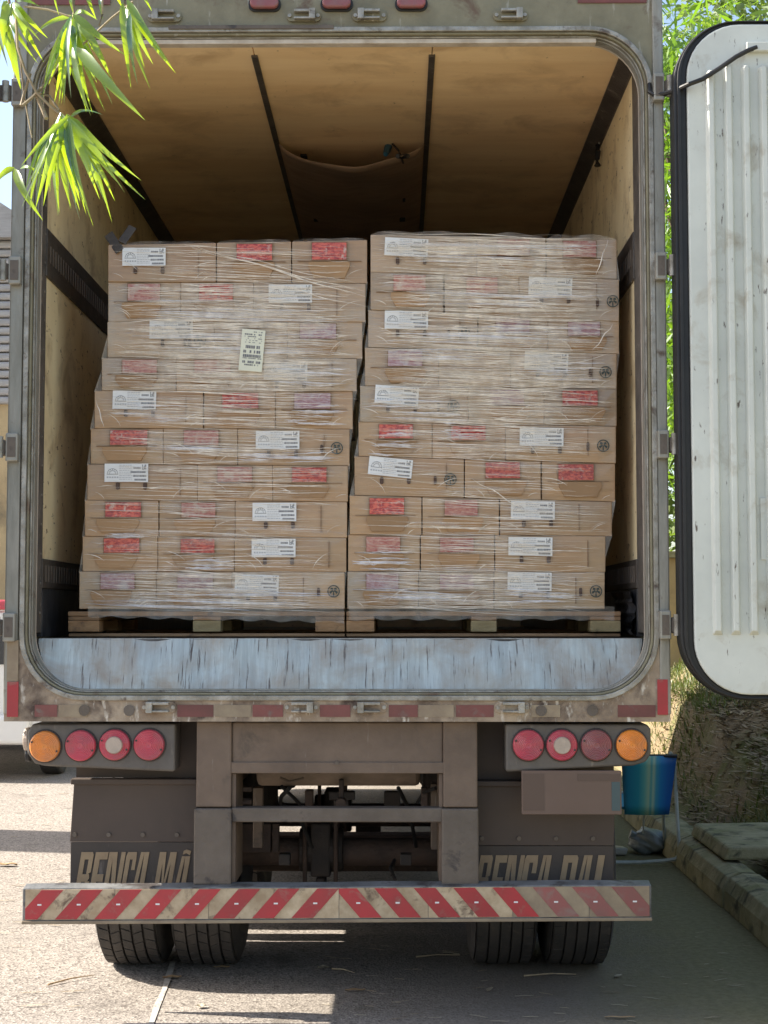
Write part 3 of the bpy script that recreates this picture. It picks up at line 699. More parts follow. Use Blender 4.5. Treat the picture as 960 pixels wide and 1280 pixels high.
l2 = lampbox(632, 814, 905, 965, 957, ((660, 931, 'red', None), (702, 931, 'red', 'clear'), (745, 931, 'dullred', None), (789, 931, 'orange', None)), False)
g = MB(); x_ = px_x(34, LY, 925); z = px_z(926, LY); g.cyl((x_ - .024, LY + .06, z), (x_ - .001, LY + .06, z), .045, .05, 20); g.build('side_marker_lens', 'clear', l1, bevel=.006)
g = MB(); g.cyl((x_ - .02, LY + .07, z - .06), (x_ - .001, LY + .07, z - .06), .03, .03, 14); g.build('side_marker_mount', 'black', l1, bevel=.004)

# ---------------- underride beam and legs
BY = 6.11
X = lambda px, Y=BY: px_x(px, Y, 1000)
Z = lambda py, Y=BY: px_z(py, Y)
g = MB(); g.box(X(289), X(554), BY + .012, BY + .09, Z(966), Z(903)); cb = g.build('cross_beam', 'dust', T, bevel=.006)
g = MB(); g.box(X(287), X(556), BY + .004, BY + .010, Z(967), Z(953)); g.build('beam_lip', 'dust', cb, bevel=.003)
g = MB(); g.cyl((X(421), BY - .004, Z(954)), (X(421), BY + .005, Z(954)), .008, n=10); g.build('bolt', 'dust2', cb)
for a, b in ((245, 289), (554, 597)):
    g = MB(); g.box(X(a), X(b), BY, BY + .10, Z(1009.5), Z(902)); g.build('upright', 'dust', T, bevel=.006)
    g = MB(); g.box(X(a - 2), X(b + 1), BY - .012, BY + .10, Z(1106), Z(1010.5)); g.build('upright_foot', 'dust2', T, bevel=.006)
    g = MB(); q = b + .5 if a < 400 else a - 5; g.box(X(q), X(q + 4.5), BY + .02, BY + .30, Z(1106), Z(968)); g.build('upright_flange', 'dust', T)
    g = MB()
    for py in (1055, 1090): g.cyl((X(a + 10), BY - .018, Z(py)), (X(a + 10), BY - .0125, Z(py)), .009, n=8)
g = MB(); g.box(X(289.5), X(553.5), BY + .0, BY + .07, Z(1028), Z(1010)); g.build('step_bar', 'dust2', T, bevel=.005)
# bumper
BX0, BX1 = X(33), X(811); UY = 6.07
bz0 = Z(1149, UY); bz1 = Z(1108.5, UY); bzt = Z(1105.5, UY)
bumper = empty('bumper', ((BX0 + BX1) / 2, UY, bz0)); bumper.parent = T; WLOC[bumper.name] = Vector(bumper.location); bumper.location = Vector(bumper.location) - WLOC[T.name]
tilt = .010
def bp(x, y, z): return (x, y, z + (x - BX0) / (BX1 - BX0) * .018 - .009)
g = MB(); prof = [(UY, bz0 - .004), (UY, bz1), (UY + .06, bzt + .001), (UY + .07, bzt - .006), (UY + .07, bz0 - .004)]
NB = 14; rings = []
for i in range(NB + 1):
    x = BX0 + (BX1 - BX0) * i / NB; rings.append([bp(x, y, z + .0015 * math.sin(i * 1.7)) for y, z in prof])
m_ = len(prof); vs = [q for r_ in rings for q in r_]; fs = [(i * m_ + k, (i + 1) * m_ + k, (i + 1) * m_ + (k + 1) % m_, i * m_ + (k + 1) % m_) for i in range(NB) for k in range(m_)]
fs += [tuple(range(m_)), tuple(range((NB + 1) * m_ - 1, NB * m_ - 1, -1))]
g.mesh(vs, fs); g.build('bumper_beam', 'bumperpaint', bumper, bevel=.004)
g = MB(); g.hexa([bp(BX0, UY - .010, bz0 - .012), bp(BX1, UY - .010, bz0 - .012), bp(BX1, UY - .010, bz0 + .001), bp(BX0, UY - .010, bz0 + .001)],
                 [bp(BX0, UY + .06, bz0 - .014), bp(BX1, UY + .06, bz0 - .014), bp(BX1, UY + .06, bz0 - .0045), bp(BX0, UY + .06, bz0 - .0045)])
g.build('bumper_lower_lip', 'tape_tan', bumper, bevel=.002)
# cream backing strips in segments, then red slanted stripes cut to the band
zt_, zb_ = bz1 - .004, bz0 + .004
segs = [33.5, 145, 262, 343, 424, 535, 640, 735, 810.5]
for i in range(len(segs) - 1):
    a, b = X(segs[i], UY) + .001, X(segs[i + 1], UY) - .001
    g = MB(); g.hexa([bp(a, UY - .003, zb_), bp(b, UY - .003, zb_), bp(b, UY - .003, zt_), bp(a, UY - .003, zt_)], [bp(a, UY - .0002, zb_), bp(b, UY - .0002, zb_), bp(b, UY - .0002, zt_), bp(a, UY - .0002, zt_)])
    g.build('cream_tape', 'tape_cream' if i < 6 else 'tape_tan', bumper)
def stripe(px0, px1, slant, m, lo, hi):
    """bottom from px0..px1, top shifted by slant pixels; clipped to lo..hi"""
    bot = [(px0, 0.), (px1, 0.)]; top = [(px1 + slant, 1.), (px0 + slant, 1.)]
    poly = bot + top
    def clip(poly, c, keep):
        o = []
        for i in range(len(poly)):
            a, b = poly[i], poly[(i + 1) % len(poly)]
            ia, ib = keep(a[0]), keep(b[0])
            if ia: o.append(a)
            if ia != ib: t = (c - a[0]) / (b[0] - a[0]); o.append((c, a[1] + (b[1] - a[1]) * t))
        return o
    poly = clip(poly, lo, lambda x: x >= lo); poly = clip(poly, hi, lambda x: x <= hi) if len(poly) > 2 else poly
    if len(poly) < 3: return
    zf = lambda v: zb_ + .002 + (zt_ - zb_ - .004) * v
    g = MB(); g.hexa([bp(X(p[0], UY), UY - .0052, zf(p[1])) for p in poly], [bp(X(p[0], UY), UY - .0031, zf(p[1])) for p in poly])
    g.build('red_tape', m, bumper)
    cxp = (px0 + px1 + slant) / 2
    if lo + 12 < cxp < hi - 12:
        g = MB(); x_ = X(cxp, UY); zc2 = (zb_ + zt_) / 2; a = .008
        g.hexa([bp(x_ - a, UY - .0058, zc2 - .003), bp(x_ + a, UY - .0058, zc2 - .003), bp(x_ + a, UY - .0058, zc2 + .003), bp(x_ - a, UY - .0058, zc2 + .003)],
               [bp(x_ - a, UY - .0053, zc2 - .003), bp(x_ + a, UY - .0053, zc2 - .003), bp(x_ + a, UY - .0053, zc2 + .003), bp(x_ - a, UY - .0053, zc2 + .003)])
        g.build('tape_mark', 'paper', bumper)
for i, b in enumerate((22, 71, 120, 169, 218, 267, 316, 365)): stripe(b, b + 27, 32, 'tape_red', 34, 424)
for i, b in enumerate((456, 505, 554, 603, 652, 702, 751, 800)): stripe(b - 6, b + 21, -31, 'tape_red' if i < 5 else 'tape_red_dusty', 424, 810)
# mudguards and flaps with lettering
MY = 6.30
GL = {'B': [[(0, 0), (.36, 0), (.36, 1), (0, 1)], [(.36, .86), (.8, .86), (1, .95), (.9, 1), (.36, 1)], [(.66, .56), (1, .62), (1, .95), (.66, .86)], [(.36, .44), (.8, .44), (.95, .5), (.9, .58), (.36, .58)], [(.66, .08), (1, .08), (1, .45), (.66, .45)], [(.36, 0), (1, 0), (1, .14), (.36, .14)]],
      'E': [[(0, 0), (.4, 0), (.4, 1), (0, 1)], [(.4, .86), (1, .86), (1, 1), (.4, 1)], [(.4, .44), (.9, .44), (.9, .58), (.4, .58)], [(.4, 0), (1, 0), (1, .14), (.4, .14)]],
      'N': [[(0, 0), (.26, 0), (.26, 1), (0, 1)], [(.74, 0), (1, 0), (1, 1), (.74, 1)], [(.26, 1), (.5, 1), (.74, .12), (.74, 0), (.55, 0), (.26, .86)]],
      'C': [[(0, .08), (.4, .08), (.4, .92), (0, .92)], [(0, .92), (.4, .86), (1, .86), (.95, 1), (.1, 1)], [(.66, .66), (1, .66), (1, .86), (.66, .86)], [(0, .08), (.1, 0), (1, 0), (1, .14), (.4, .14)], [(.66, .14), (1, .14), (1, .32), (.66, .32)], [(.4, -.16), (.7, -.16), (.7, -.02), (.5, -.02)]],
      'A': [[(0, 0), (.33, 0), (.58, 1), (.30, 1)], [(.62, 0), (1, 0), (1, 1), (.58, 1), (.62, .7)], [(.3, .2), (.62, .2), (.62, .34), (.34, .34)]],
      'M': [[(0, 0), (.26, 0), (.26, 1), (0, 1)], [(.74, 0), (1, 0), (1, 1), (.74, 1)], [(.26, 1), (.38, 1), (.5, .4), (.5, .05), (.26, .8)], [(.62, 1), (.74, 1), (.74, .8), (.5, .05), (.5, .4)]],
      'P': [[(0, 0), (.38, 0), (.38, 1), (0, 1)], [(.38, .86), (.8, .86), (1, .95), (.9, 1), (.38, 1)], [(.64, .5), (1, .5), (1, .95), (.64, .86)], [(.38, .4), (1, .4), (1, .52), (.38, .52)]],
      'I': [[(0, 0), (1, 0), (1, 1), (0, 1)]],
      'a': [[(0, 0), (.33, 0), (.58, .92), (.30, .92)], [(.62, 0), (1, 0), (1, .92), (.58, .92), (.62, .7)], [(.3, .2), (.62, .2), (.62, .34), (.34, .34)], [(.35, .95), (.6, .98), (.95, .94), (1.0, 1.02), (.6, 1.05), (.36, 1.02)]]}
FY = MY - .012
def letters(word, spans, ytop, hpx, parent):
    for ch, (a, b) in zip(word, spans):
        g = MB()
        for i, poly in enumerate(GL[ch]):
            q = []
            for u, v in poly:
                xx = a + (b - a) * u * .93 + (v - 1) * hpx * .17 + 2; yy = ytop + (1 - v) * hpx
                p = P(xx, yy, FY); q.append((p.x, p.z))
            g.prism(q, FY - .0015 - .0002 * i, FY + .002)
        g.build('letter', 'letter', parent)
def mudguard(x0, x1, xt0, xt1, yt, ym, lettersdef, ytop):
    Xm = lambda px: px_x(px, MY, 1000); Zm = lambda py: px_z(py, MY)
    mg = empty('mudguard', (Xm((x0 + x1) / 2), MY, Zm(1150))); WLOC[mg.name] = Vector(mg.location); mg.parent = T; mg.location = Vector(mg.location) - WLOC[T.name]
    g = MB(); g.prism([(Xm(xt0), Zm(yt + 6)), (Xm(xt1), Zm(yt + 6)), (Xm(x1), Zm(ym)), (Xm(x0), Zm(ym))], MY - .014, MY - .006); gp = g.build('guard_plate', 'guard', mg, bevel=.002)
    g = MB(); g.box(Xm(xt0 - 3), Xm(xt1), MY - .035, MY + .02, Zm(yt + 7), Zm(yt)); g.build('guard_rail', 'guard', mg, bevel=.004)
    g = MB(); g.box(Xm(xt0), Xm(xt1), MY + .03, MY + .04, Zm(yt), Zm(895)); g.build('inner_panel', 'guard', mg)
    g = MB(); g.box(Xm(x0) + .002, Xm(x1), FY + .003, MY + .004, Zm(1143), Zm(ym) - .002); fl = g.build('mud_flap', 'flap', mg, bevel=.002)
    for k in range(4):
        px = x0 + 6 + (x1 - x0 - 18) * k / 3.3; g = MB(); g.cyl((Xm(px), MY - .022, Zm(ym - 9)), (Xm(px), MY - .0135, Zm(ym - 9)), .009, n=10); g.build('bolt', 'dust2', gp)
    for w_, sp in lettersdef: letters(w_, sp, ytop, 66, fl)
mudguard(89, 247, 93, 247, 973, 1052, [('BENCA', ((100, 117), (118, 135), (135, 157), (157, 171), (170, 186))), ('Ma', ((198, 221), (222, 238)))], 1065)
mudguard(596, 766, 596, 769, 975, 1056, [('BENCA', ((599, 616), (618, 634), (634, 656), (655, 673), (673, 689))), ('PAI', ((703, 723), (724, 740), (746, 755)))], 1069)
# number plate (its characters are not legible in the photograph)
PY_ = 6.085
g = MB(); g.prism(rr(px_x(652, PY_, 990), px_x(777, PY_, 990), px_z(1018, PY_), px_z(963, PY_), .006, 3), PY_, PY_ + .006); npl = g.build('number_plate', 'plate', T, bevel=.002)
for x0, x1, y0, y1, m in ((654, 680, 967, 1013, 'plate_dark'), (722, 775, 967, 976, 'plate_dark'), (764.5, 775, 977, 1013, 'plate_teal')):
    g = MB(); g.box(px_x(x0, PY_, 990), px_x(x1, PY_, 990), PY_ - .0016, PY_ - .0002, px_z(y1, PY_), px_z(y0, PY_)); g.build('plate_print', m, npl)
g = MB(); g.box(px_x(655, PY_, 990), px_x(775, PY_, 990), PY_ + .007, PY_ + .10, px_z(975, PY_), px_z(966, PY_)); g.build('plate_bracket', 'dust2', T)
# wheels
TR = .503; TC = (XL + XR) / 2
def tyre_mesh(blocky):
    g = MB(); w_ = .285; hw = w_ / 2; n = 64
    prof = [(-hw * .72, .27), (-hw * .95, .33), (-hw * 1.03, .40), (-hw * .99, .455), (-hw * .90, .486)]
    # tread ribs with grooves
    rib = [-.88, -.50, -.16, .18, .52, .88]
    gd = .014; t = []
    for k in range(5):
        a, b = rib[k] * hw + .004, rib[k + 1] * hw - .004
        dr_ = lambda u: TR - .010 * (u / hw) ** 2
        t += [(a, dr_(a) - gd), (a, dr_(a)), (b, dr_(b)), (b, dr_(b) - gd)]
    prof = prof + t + [(-x, r_) for x, r_ in reversed(prof)]
    vs = []; m = len(prof)
    for k in range(n):
        a = 2 * math.pi * k / n
        for x, r_ in prof: vs.append((x, r_ * math.sin(a), r_ * math.cos(a)))
    g.mesh(vs, [(k * m + i, k * m + i + 1, ((k + 1) % n) * m + i + 1, ((k + 1) % n) * m + i) for k in range(n) for i in range(m - 1)])
    if blocky:   # tread blocks standing on the ribs
        nb = 46
        for k in range(5):
            a, b = rib[k] * hw + .005, rib[k + 1] * hw - .005
            for q in range(nb):
                t0 = 2 * math.pi * (q + (.5 if k % 2 else 0)) / nb; t1 = t0 + 2 * math.pi / nb * .86; sk = .035 * (1 if k % 2 else -1)
                r0, r1 = TR - .012, TR + .004 - .010 * (((a + b) / 2) / hw) ** 2
                pts = [(a, t0), (b, t0 + sk), (b, t1 + sk), (a, t1)]
                g.hexa([(x, r1 * math.sin(t_), r1 * math.cos(t_)) for x, t_ in pts], [(x, r0 * math.sin(t_), r0 * math.cos(t_)) for x, t_ in pts])
    else:
        nb = 60
        for k in (0, 4):
            a, b = rib[k] * hw + .006, rib[k + 1] * hw - .006
            for q in range(nb):
                t0 = 2 * math.pi * q / nb; t1 = t0 + 2 * math.pi / nb * .9
                r0, r1 = TR - .012, TR + .002 - .010 * (((a + b) / 2) / hw) ** 2
                pts = [(a, t0), (b, t0), (b, t1), (a, t1)]
                g.hexa([(x, r1 * math.sin(t_), r1 * math.cos(t_)) for x, t_ in pts], [(x, r0 * math.sin(t_), r0 * math.cos(t_)) for x, t_ in pts])
    return g
def rim_mesh():
    g = MB(); n = 32; prof = [(-.11, .272), (-.10, .25), (-.05, .235), (-.03, .12), (-.02, .001)]; m = len(prof); vs = []
    for k in range(n):
        a = 2 * math.pi * k / n
        for x, r_ in prof: vs.append((x, r_ * math.sin(a), r_ * math.cos(a)))
    g.mesh(vs, [(k * m + i, k * m + i + 1, ((k + 1) % n) * m + i + 1, ((k + 1) % n) * m + i) for k in range(n) for i in range(m - 1)])
    g.cyl((-.12, 0, 0), (.12, 0, 0), .10, n=18)
    return g
tA = tB = rm = None
AY = 7.14; TCW = TC + .05
for ay in (AY, AY + 1.30):
    for xo, blocky in ((-.985, True), (-.655, True), (.655, False), (.985, False)):
        wl = empty('wheel', (TCW + xo, ay, 0)); WLOC[wl.name] = Vector((TCW + xo, ay, TR)); wl.parent = T; wl.location = WLOC[wl.name] - WLOC[T.name]
        key = blocky
        if key and tA: me = tA
        elif not key and tB: me = tB
        else: me = None
        if me is None:
            o = tyre_mesh(blocky).build('tyre', 'tyre', None, loc=(0, 0, 0), smooth=True); me = o.data; C.objects.unlink(o); bpy.data.objects.remove(o)
            if key: tA = me
            else: tB = me
        o = link('tyre', me, wl, WLOC[wl.name]); o.rotation_euler = (random.uniform(0, 3), 0, 0)
        if rm is None:
            q = rim_mesh().build('rim', 'under', None, loc=(0, 0, 0), smooth=True); rm = q.data; C.objects.unlink(q); bpy.data.objects.remove(q)
        o = link('rim', rm, wl, WLOC[wl.name]); o.rotation_euler = (0, 0, 0 if xo < 0 else math.pi)
    # axle: tube, centre housing, spring seats
    g = MB(); g.cyl((TC - .9, ay, TR - .01), (TC + .9, ay, TR - .01), .062, n=18); ax = g.build('axle_tube', 'under', T, smooth=True)
    for q in (-.28, .36):
        x_ = TC + .22 + q - .05
        g = MB(); g.box(x_ - .045, x_ + .045, ay - .10, ay + .10, TR - .11, TR + .13); g.cyl((x_ - .10, ay, TR), (x_ + .10, ay, TR), .10, n=18); g.box(x_ - .02, x_ + .02, ay - .12, ay + .12, TR - .19, TR - .11); g.build('spring_seat', 'soot', ax, bevel=.01)
        for d in (-.07, .07):
            g = MB(); g.cyl((x_ + d, ay - .11, TR - .16), (x_ + d, ay - .11, TR + .18), .010, n=8); g.build('u_bolt', 'under', ax)
    for q in (-.42, .47):
        x_ = TC + q; g = MB(); g.cyl((x_, ay + .12, TR + .12), (x_, ay + .12, TR + .44), .10, n=18); g.build('air_spring', 'soot', ax, bevel=.02)
# chassis rails, crossmembers, beams
for q in (-.47, .52):
    g = MB(); x_ = TC + q; g.box(x_ - .04, x_ + .04, BY + .12, 12.5, .86, 1.12); g.build('chassis_rail', 'under', T, bevel=.006)
g = MB(); g.box(TC - .9, TC + .9, 7.66, 7.80, px_z(1088, 7.7), px_z(1043, 7.7)); g.build('suspension_beam', 'under', T, bevel=.01)
for y, z0, z1, m in ((6.55, 1.02, 1.06, 'under'), (6.75, .96, 1.0, 'dust'), (7.9, .90, 1.05, 'soot'), (9.4, .9, 1.1, 'under'), (10.6, .92, 1.1, 'soot')):
    g = MB(); g.box(TC - .46, TC + .5, y, y + .07, z0, z1); g.build('crossmember', m, T, bevel=.005)
g = MB(); g.cyl((px_x(322, 6.6, 975), 6.6, px_z(957, 6.6)), (px_x(525, 6.6, 975), 6.6, px_z(957, 6.6)), .085, n=24); g.build('air_tank', 'tan_tank', T, bevel=.02, smooth=True)
g = MB(); z = px_z(1003, 6.5); g.cyl((px_x(427, 6.5), 6.46, z), (px_x(427, 6.5), 6.53, z), .022, n=14); g.box(px_x(424, 6.5), px_x(430, 6.5), 6.50, 6.54, z, px_z(975, 6.5)); g.build('tow_eye', 'under', T, bevel=.004)
# small hangers and brackets seen between the uprights
for i, (x0, y0, x1, y1, Y, m) in enumerate(((293, 984, 316, 990, 6.4, 'under'), (296, 1000, 316, 1006, 6.4, 'under'), (318, 985, 330, 1060, 6.6, 'dust'), (298, 1030, 340, 1066, 6.9, 'under'), (342, 1030, 350, 1066, 6.9, 'under'), (382, 988, 392, 1012, 6.7, 'under'), (412, 990, 444, 1000, 6.6, 'soot'), (418, 1000, 436, 1010, 6.6, 'soot'), (480, 990, 500, 1008, 6.9, 'soot'), (526, 985, 534, 1010, 6.5, 'under'), (538, 980, 546, 1062, 6.5, 'dust'), (350, 1068, 364, 1082, 6.7, 'soot'), (500, 1068, 514, 1082, 6.7, 'soot'), (445, 1030, 476, 1052, 9.0, 'soot'), (380, 1022, 410, 1050, 9.0, 'soot'))):
    g = MB(); g.box(px_x(x0, Y), px_x(x1, Y), Y, Y + .06, px_z(y1, Y), px_z(y0, Y)); g.build('hanger_bracket', m, T, bevel=.004)
# air hoses and brake rods
for pts, r_, m in ((((362, 985, 6.5), (352, 995, 6.6), (350, 1003, 6.7), (362, 1012, 6.8), (378, 1030, 6.9), (390, 1060, 6.95)), .009, 'black'), (((352, 983, 6.5), (368, 998, 6.6), (378, 1008, 6.7), (386, 1025, 6.9)), .008, 'black'),
                   (((498, 985, 6.5), (508, 1005, 6.7), (515, 1030, 6.9), (520, 1058, 7.0)), .009, 'black'), (((545, 985, 6.4), (530, 990, 6.5), (522, 1003, 6.6)), .008, 'black'), (((350, 972, 6.4), (362, 977, 6.4), (380, 973, 6.4)), .005, 'dust'), (((490, 1095, 6.9), (493, 1075, 6.9), (488, 1085, 6.8), (494, 1100, 6.7)), .008, 'soot')):
    g = MB(); g.tube([P(*p) for p in pts], r_, 8); g.build('air_hose', m, T, smooth=True)
# spare tank and side boxes beneath, front wheels and cab
g = MB(); g.cyl((TC + .62, 9.3, .72), (TC + .62, 10.6, .72), .29, n=24); g.build('fuel_tank', 'dust2', T, bevel=.02, smooth=True)
g = MB(); g.box(XL + .04, TC - .72, 9.0, 10.95, .42, 1.1); g.build('fuel_tank', 'dust2', T, bevel=.06, seg=3)
g = MB(); g.box(XL + .05, TC - .75, 11.9, 12.7, .5, 1.1); g.build('battery_box', 'soot', T, bevel=.02)
g = MB(); g.box(TC - .17, TC + .15, 9.6, 11.5, .52, .86); g.build('gearbox', 'soot', T, bevel=.05)
for xo in (-1.02, 1.02):
    wl = empty('wheel', (0, 0, 0)); WLOC[wl.name] = Vector((TC + xo, 13.1, TR)); wl.parent = T; wl.location = WLOC[wl.name] - WLOC[T.name]
    link('tyre', tB, wl, WLOC[wl.name]); o = link('rim', rm, wl, WLOC[wl.name]); o.rotation_euler = (0, 0, 0 if xo < 0 else math.pi)
g = MB(); g.box(XL + .12, XR - .12, YE - .02, YE + 1.75, .34, 2.9); g.build('cab', 'carpaint', T, bevel=.12, seg=4)
g = MB(); g.cyl((TC - 1, 13.1, TR), (TC + 1, 13.1, TR), .06, n=12); g.build('axle_tube', 'soot', T)

# ================================================================== PALLETS AND CARTONS
SY = 6.40
def pallet(x0, x1, blocks, label, mossy=()):
    zt_, zb_ = px_z(764, SY), FL
    p = empty('pallet', (px_x((x0 + x1) / 2, SY, 780), SY + .5, zb_), label, 'pallet', 'wooden pallets under the carton stacks')
    X = lambda px: px_x(px, SY, 780)
    ht = zt_ - zb_; t = .02
    g = MB(); g.box(X(x0), X(x1), SY + .012, SY + .10, zb_ + .001, zb_ + t * .7); g.build('bottom_board', 'wood', p, bevel=.003)
    g = MB(); g.box(X(x0), X(x1), SY + .86, SY + .96, zb_ + .001, zb_ + t); g.build('bottom_board', 'wood', p, bevel=.003)
    for k in range(7):
        y0 = SY - .004 + k * .145; g = MB(); g.box(X(x0) - .0, X(x1), y0, y0 + .098, zt_ - t, zt_ - .001); g.build('deck_board', 'wood', p, bevel=.003)
    for i, (a, b) in enumerate(blocks):
        for y0 in (SY, SY + .43, SY + .86):
            g = MB(); g.box(X(a), X(b), y0, y0 + .095, zb_ + t + .001, zt_ - t - .019); g.build('block', 'wood_green' if i in mossy else 'wood_end', p, bevel=.004)
        g = MB(); g.box(X(a), X(b), SY + .001, SY + .96, zt_ - t - .018, zt_ - t - .001); g.build('stringer_board', 'wood', p, bevel=.003)
    return p
pallet(85, 431, ((85, 124), (241, 276), (394, 431)), 'weathered wooden pallet under the taller-labelled carton stack at the left wall', (1,))
pallet(433, 776, ((433, 468), (589, 621), (738, 776)), 'weathered wooden pallet under the carton stack beside the right wall', (1, 2))

# rows: yT,yB at left end; yT,yB at right end; list of cartons: (x0,x1,type,feature...)
LEFT = [
 ((306, 352), (300, 354), [(135, 270, 'L', 152, 309, 0, None), (271, 364, 'E', 296, 340, 'r'), (365, 459, 'E', 390, 433, 'r')]),
 ((353, 402), (355, 402), [(135, 226, 'E', 160, 200, 'p'), (226, 317, 'E', 249, 291, 'r'), (317, 457, 'L', 335, 355, 0, None)]),
 ((403, 447), (403, 448), [(134, 268, 'L', 186, 400, 0, 250), (268, 359, 'E', 0, 0, ''), (359, 453, 'E', 375, 420, 'l')]),
 ((448, 488), (449, 489), [(127, 220, 'E', 153, 196, 'p'), (220, 320, 'E', 243, 288, 'p'), (320, 446, 'L', 329, 452, 1, None)]),
 ((489, 535), (490, 536), [(118, 254, 'L', 140, 488, 1, None), (255, 344, 'E', 278, 323, 'r'), (344, 441, 'E', 368, 413, 'l')]),
 ((536, 580), (537, 582), [(113, 204, 'E', 138, 184, 'r'), (204, 297, 'E', 230, 273, 'p'), (297, 437, 'L', 319, 538, 0, 421)]),
 ((581, 625), (583, 627), [(109, 247, 'L', 130, 579, 0, None), (247, 341, 'E', 272, 315, 'p'), (341, 435, 'E', 365, 408, 'r')]),
 ((626, 670), (628, 672), [(106, 198, 'E', 132, 176, 'r'), (199, 294, 'E', 227, 269, 'p'), (294, 434, 'L', 315, 628, 0, None)]),
 ((671, 714), (673, 715), [(103, 197, 'E', 130, 174, 'r'), (197, 293, 'E', 226, 268, 'r'), (293, 433, 'L', 314, 673, 0, None)]),
 ((715, 761), (716, 761), [(99, 195, 'E', 126, 168, 'l'), (195, 290, 'E', 222, 266, 'l'), (290, 431, 'L', 293, 718, 2, 417)]),
]
RIGHT = [
 ((293, 340), (300, 349), [(463, 596, 'L', 480, 297, 3, None), (596, 682, 'E', 622, 662, 'p'), (683, 771, 'E', 704, 745, 'p')]),
 ((341, 387), (350, 402), [(463, 554, 'E', 492, 532, 'p'), (556, 649, 'E', 583, 622, 'p'), (649, 774, 'L', 660, 346, 3, 766)]),
 ((388, 434), (403, 442), [(460, 597, 'L', 480, 388, 1, 580), (598, 685, 'E', 620, 662, 'l'), (685, 774, 'E', 710, 750, 'l')]),
 ((435, 482), (443, 486), [(456, 548, 'E', 485, 528, 'l'), (548, 638, 'E', 573, 614, ''), (638, 771, 'L', 655, 440, 3, 757)]),
 ((483, 527), (487, 533), [(450, 585, 'L', 468, 482, 4, 567), (585, 680, 'E', 613, 655, 'l'), (680, 771, 'E', 703, 747, 'r')]),
 ((528, 570), (534, 579), [(448, 540, 'E', 474, 516, 'r'), (540, 632, 'E', 564, 607, 'r'), (632, 770, 'L', 649, 534, 1, 754)]),
 ((571, 619), (580, 627), [(443, 580, 'L', 460, 572, 6, 563), (581, 676, 'E', 607, 650, 'r'), (677, 769, 'E', 698, 742, 'R')]),
 ((620, 668), (628, 670), [(437, 527, 'E', 462, 505, 'r'), (528, 624, 'E', 556, 597, 'p'), (625, 765, 'L', 638, 626, 1, None)]),
 ((669, 714), (671, 715), [(435, 525, 'E', 458, 500, 'p'), (526, 618, 'E', 550, 592, 'p'), (619, 757, 'L', 635, 671, 1, None)]),
 ((715, 761), (716, 761), [(434, 523, 'E', 458, 498, 'l'), (523, 617, 'E', 550, 592, 'l'), (618, 756, 'L', 634, 715, 1, 745)]),
]
ORD = ['top', 'second', 'third', 'fourth', 'fifth', 'sixth', 'seventh', 'eighth', 'ninth', 'bottom']
# printed shipping label, drawn once and shared (0.185 x 0.078 m)
def label_mesh():
    g = MB(); W, Hh = .183, .077; g.box(-W / 2, W / 2, -.001, 0, -Hh / 2, Hh / 2, 0)
    y = -.0016
    def q(x0, x1, z0, z1, mi=1): g.face([(x0, y, z0), (x1, y, z0), (x1, y, z1), (x0, y, z1)], mi)
    cx_, cz_ = -.058, -.004
    for r0, r1 in ((.021, .0225), (.012, .0135)):       # half-sun emblem
        for k in range(14):
            a, b = math.pi * k / 14, math.pi * (k + 1) / 14
            g.face([(cx_ + r0 * math.cos(a), y, cz_ + r0 * math.sin(a)), (cx_ + r1 * math.cos(a), y, cz_ + r1 * math.sin(a)), (cx_ + r1 * math.cos(b), y, cz_ + r1 * math.sin(b)), (cx_ + r0 * math.cos(b), y, cz_ + r0 * math.sin(b))], 1)
    for k in range(7):
        a = math.pi * (k + .5) / 7; d = .0012
        g.face([(cx_ + .015 * math.cos(a) - d, y, cz_ + .015 * math.sin(a)), (cx_ + .015 * math.cos(a) + d, y, cz_ + .015 * math.sin(a)), (cx_ + .0205 * math.cos(a) + d, y, cz_ + .0205 * math.sin(a)), (cx_ + .0205 * math.cos(a) - d, y, cz_ + .0205 * math.sin(a))], 1)
    q(cx_ - .024, cx_ + .024, cz_ - .003, cz_ - .001); 
    for k in range(5): q(cx_ - .024 + k * .0105, cx_ - .017 + k * .0105, cz_ - .018, cz_ - .012, 2)
    rs = random.Random(2)
    for k in range(9):
        z = .031 - k * .0074; x = -.030
        while x < .022: l = rs.uniform(.004, .012); q(x, min(x + l, .024), z, z + .0022, 2); x += l + .0025
    for z, x0, x1 in ((.022, .030, .060), (.004, .018, .082), (-.012, .028, .082), (-.028, .034, .082)):
        x = x0
        while x < x1: l = rs.uniform(.0016, .004); q(x, x + l, z - .005, z + .003); x += l + rs.uniform(.0008, .0016)
    for k in range(5):
        for j in range(6):
            if rs.random() < .6: q(.066 + k * .0035, .069 + k * .0035, .014 + j * .0035, .0168 + j * .0035)
    return g
lab = label_mesh().build('shipping_label', ['paper', 'ink', 'ink2'], None, loc=(0, 0, 0)); LABM = lab.data; bpy.data.objects.remove(lab)
def emblem_mesh():
    g = MB(); n = 24; r0, r1 = .0215, .026; y = -.0008
    for k in range(n):
        a, b = 2 * math.pi * k / n, 2 * math.pi * (k + 1) / n
        g.face([(r0 * math.cos(a), y, r0 * math.sin(a)), (r1 * math.cos(a), y, r1 * math.sin(a)), (r1 * math.cos(b), y, r1 * math.sin(b)), (r0 * math.cos(b), y, r0 * math.sin(b))])
    g.face([(-.003, y, -.021), (.003, y, -.021), (.002, y, .002), (-.002, y, .002)])
    for s in (-1, 1):
        g.face([(s * .002, y, .000), (s * .014, y, -.012), (s * .018, y, -.002), (s * .004, y, .006)])
        g.face([(s * .002, y, .006), (s * .014, y, .006), (s * .012, y, .016), (s * .002, y, .013)])
    return g
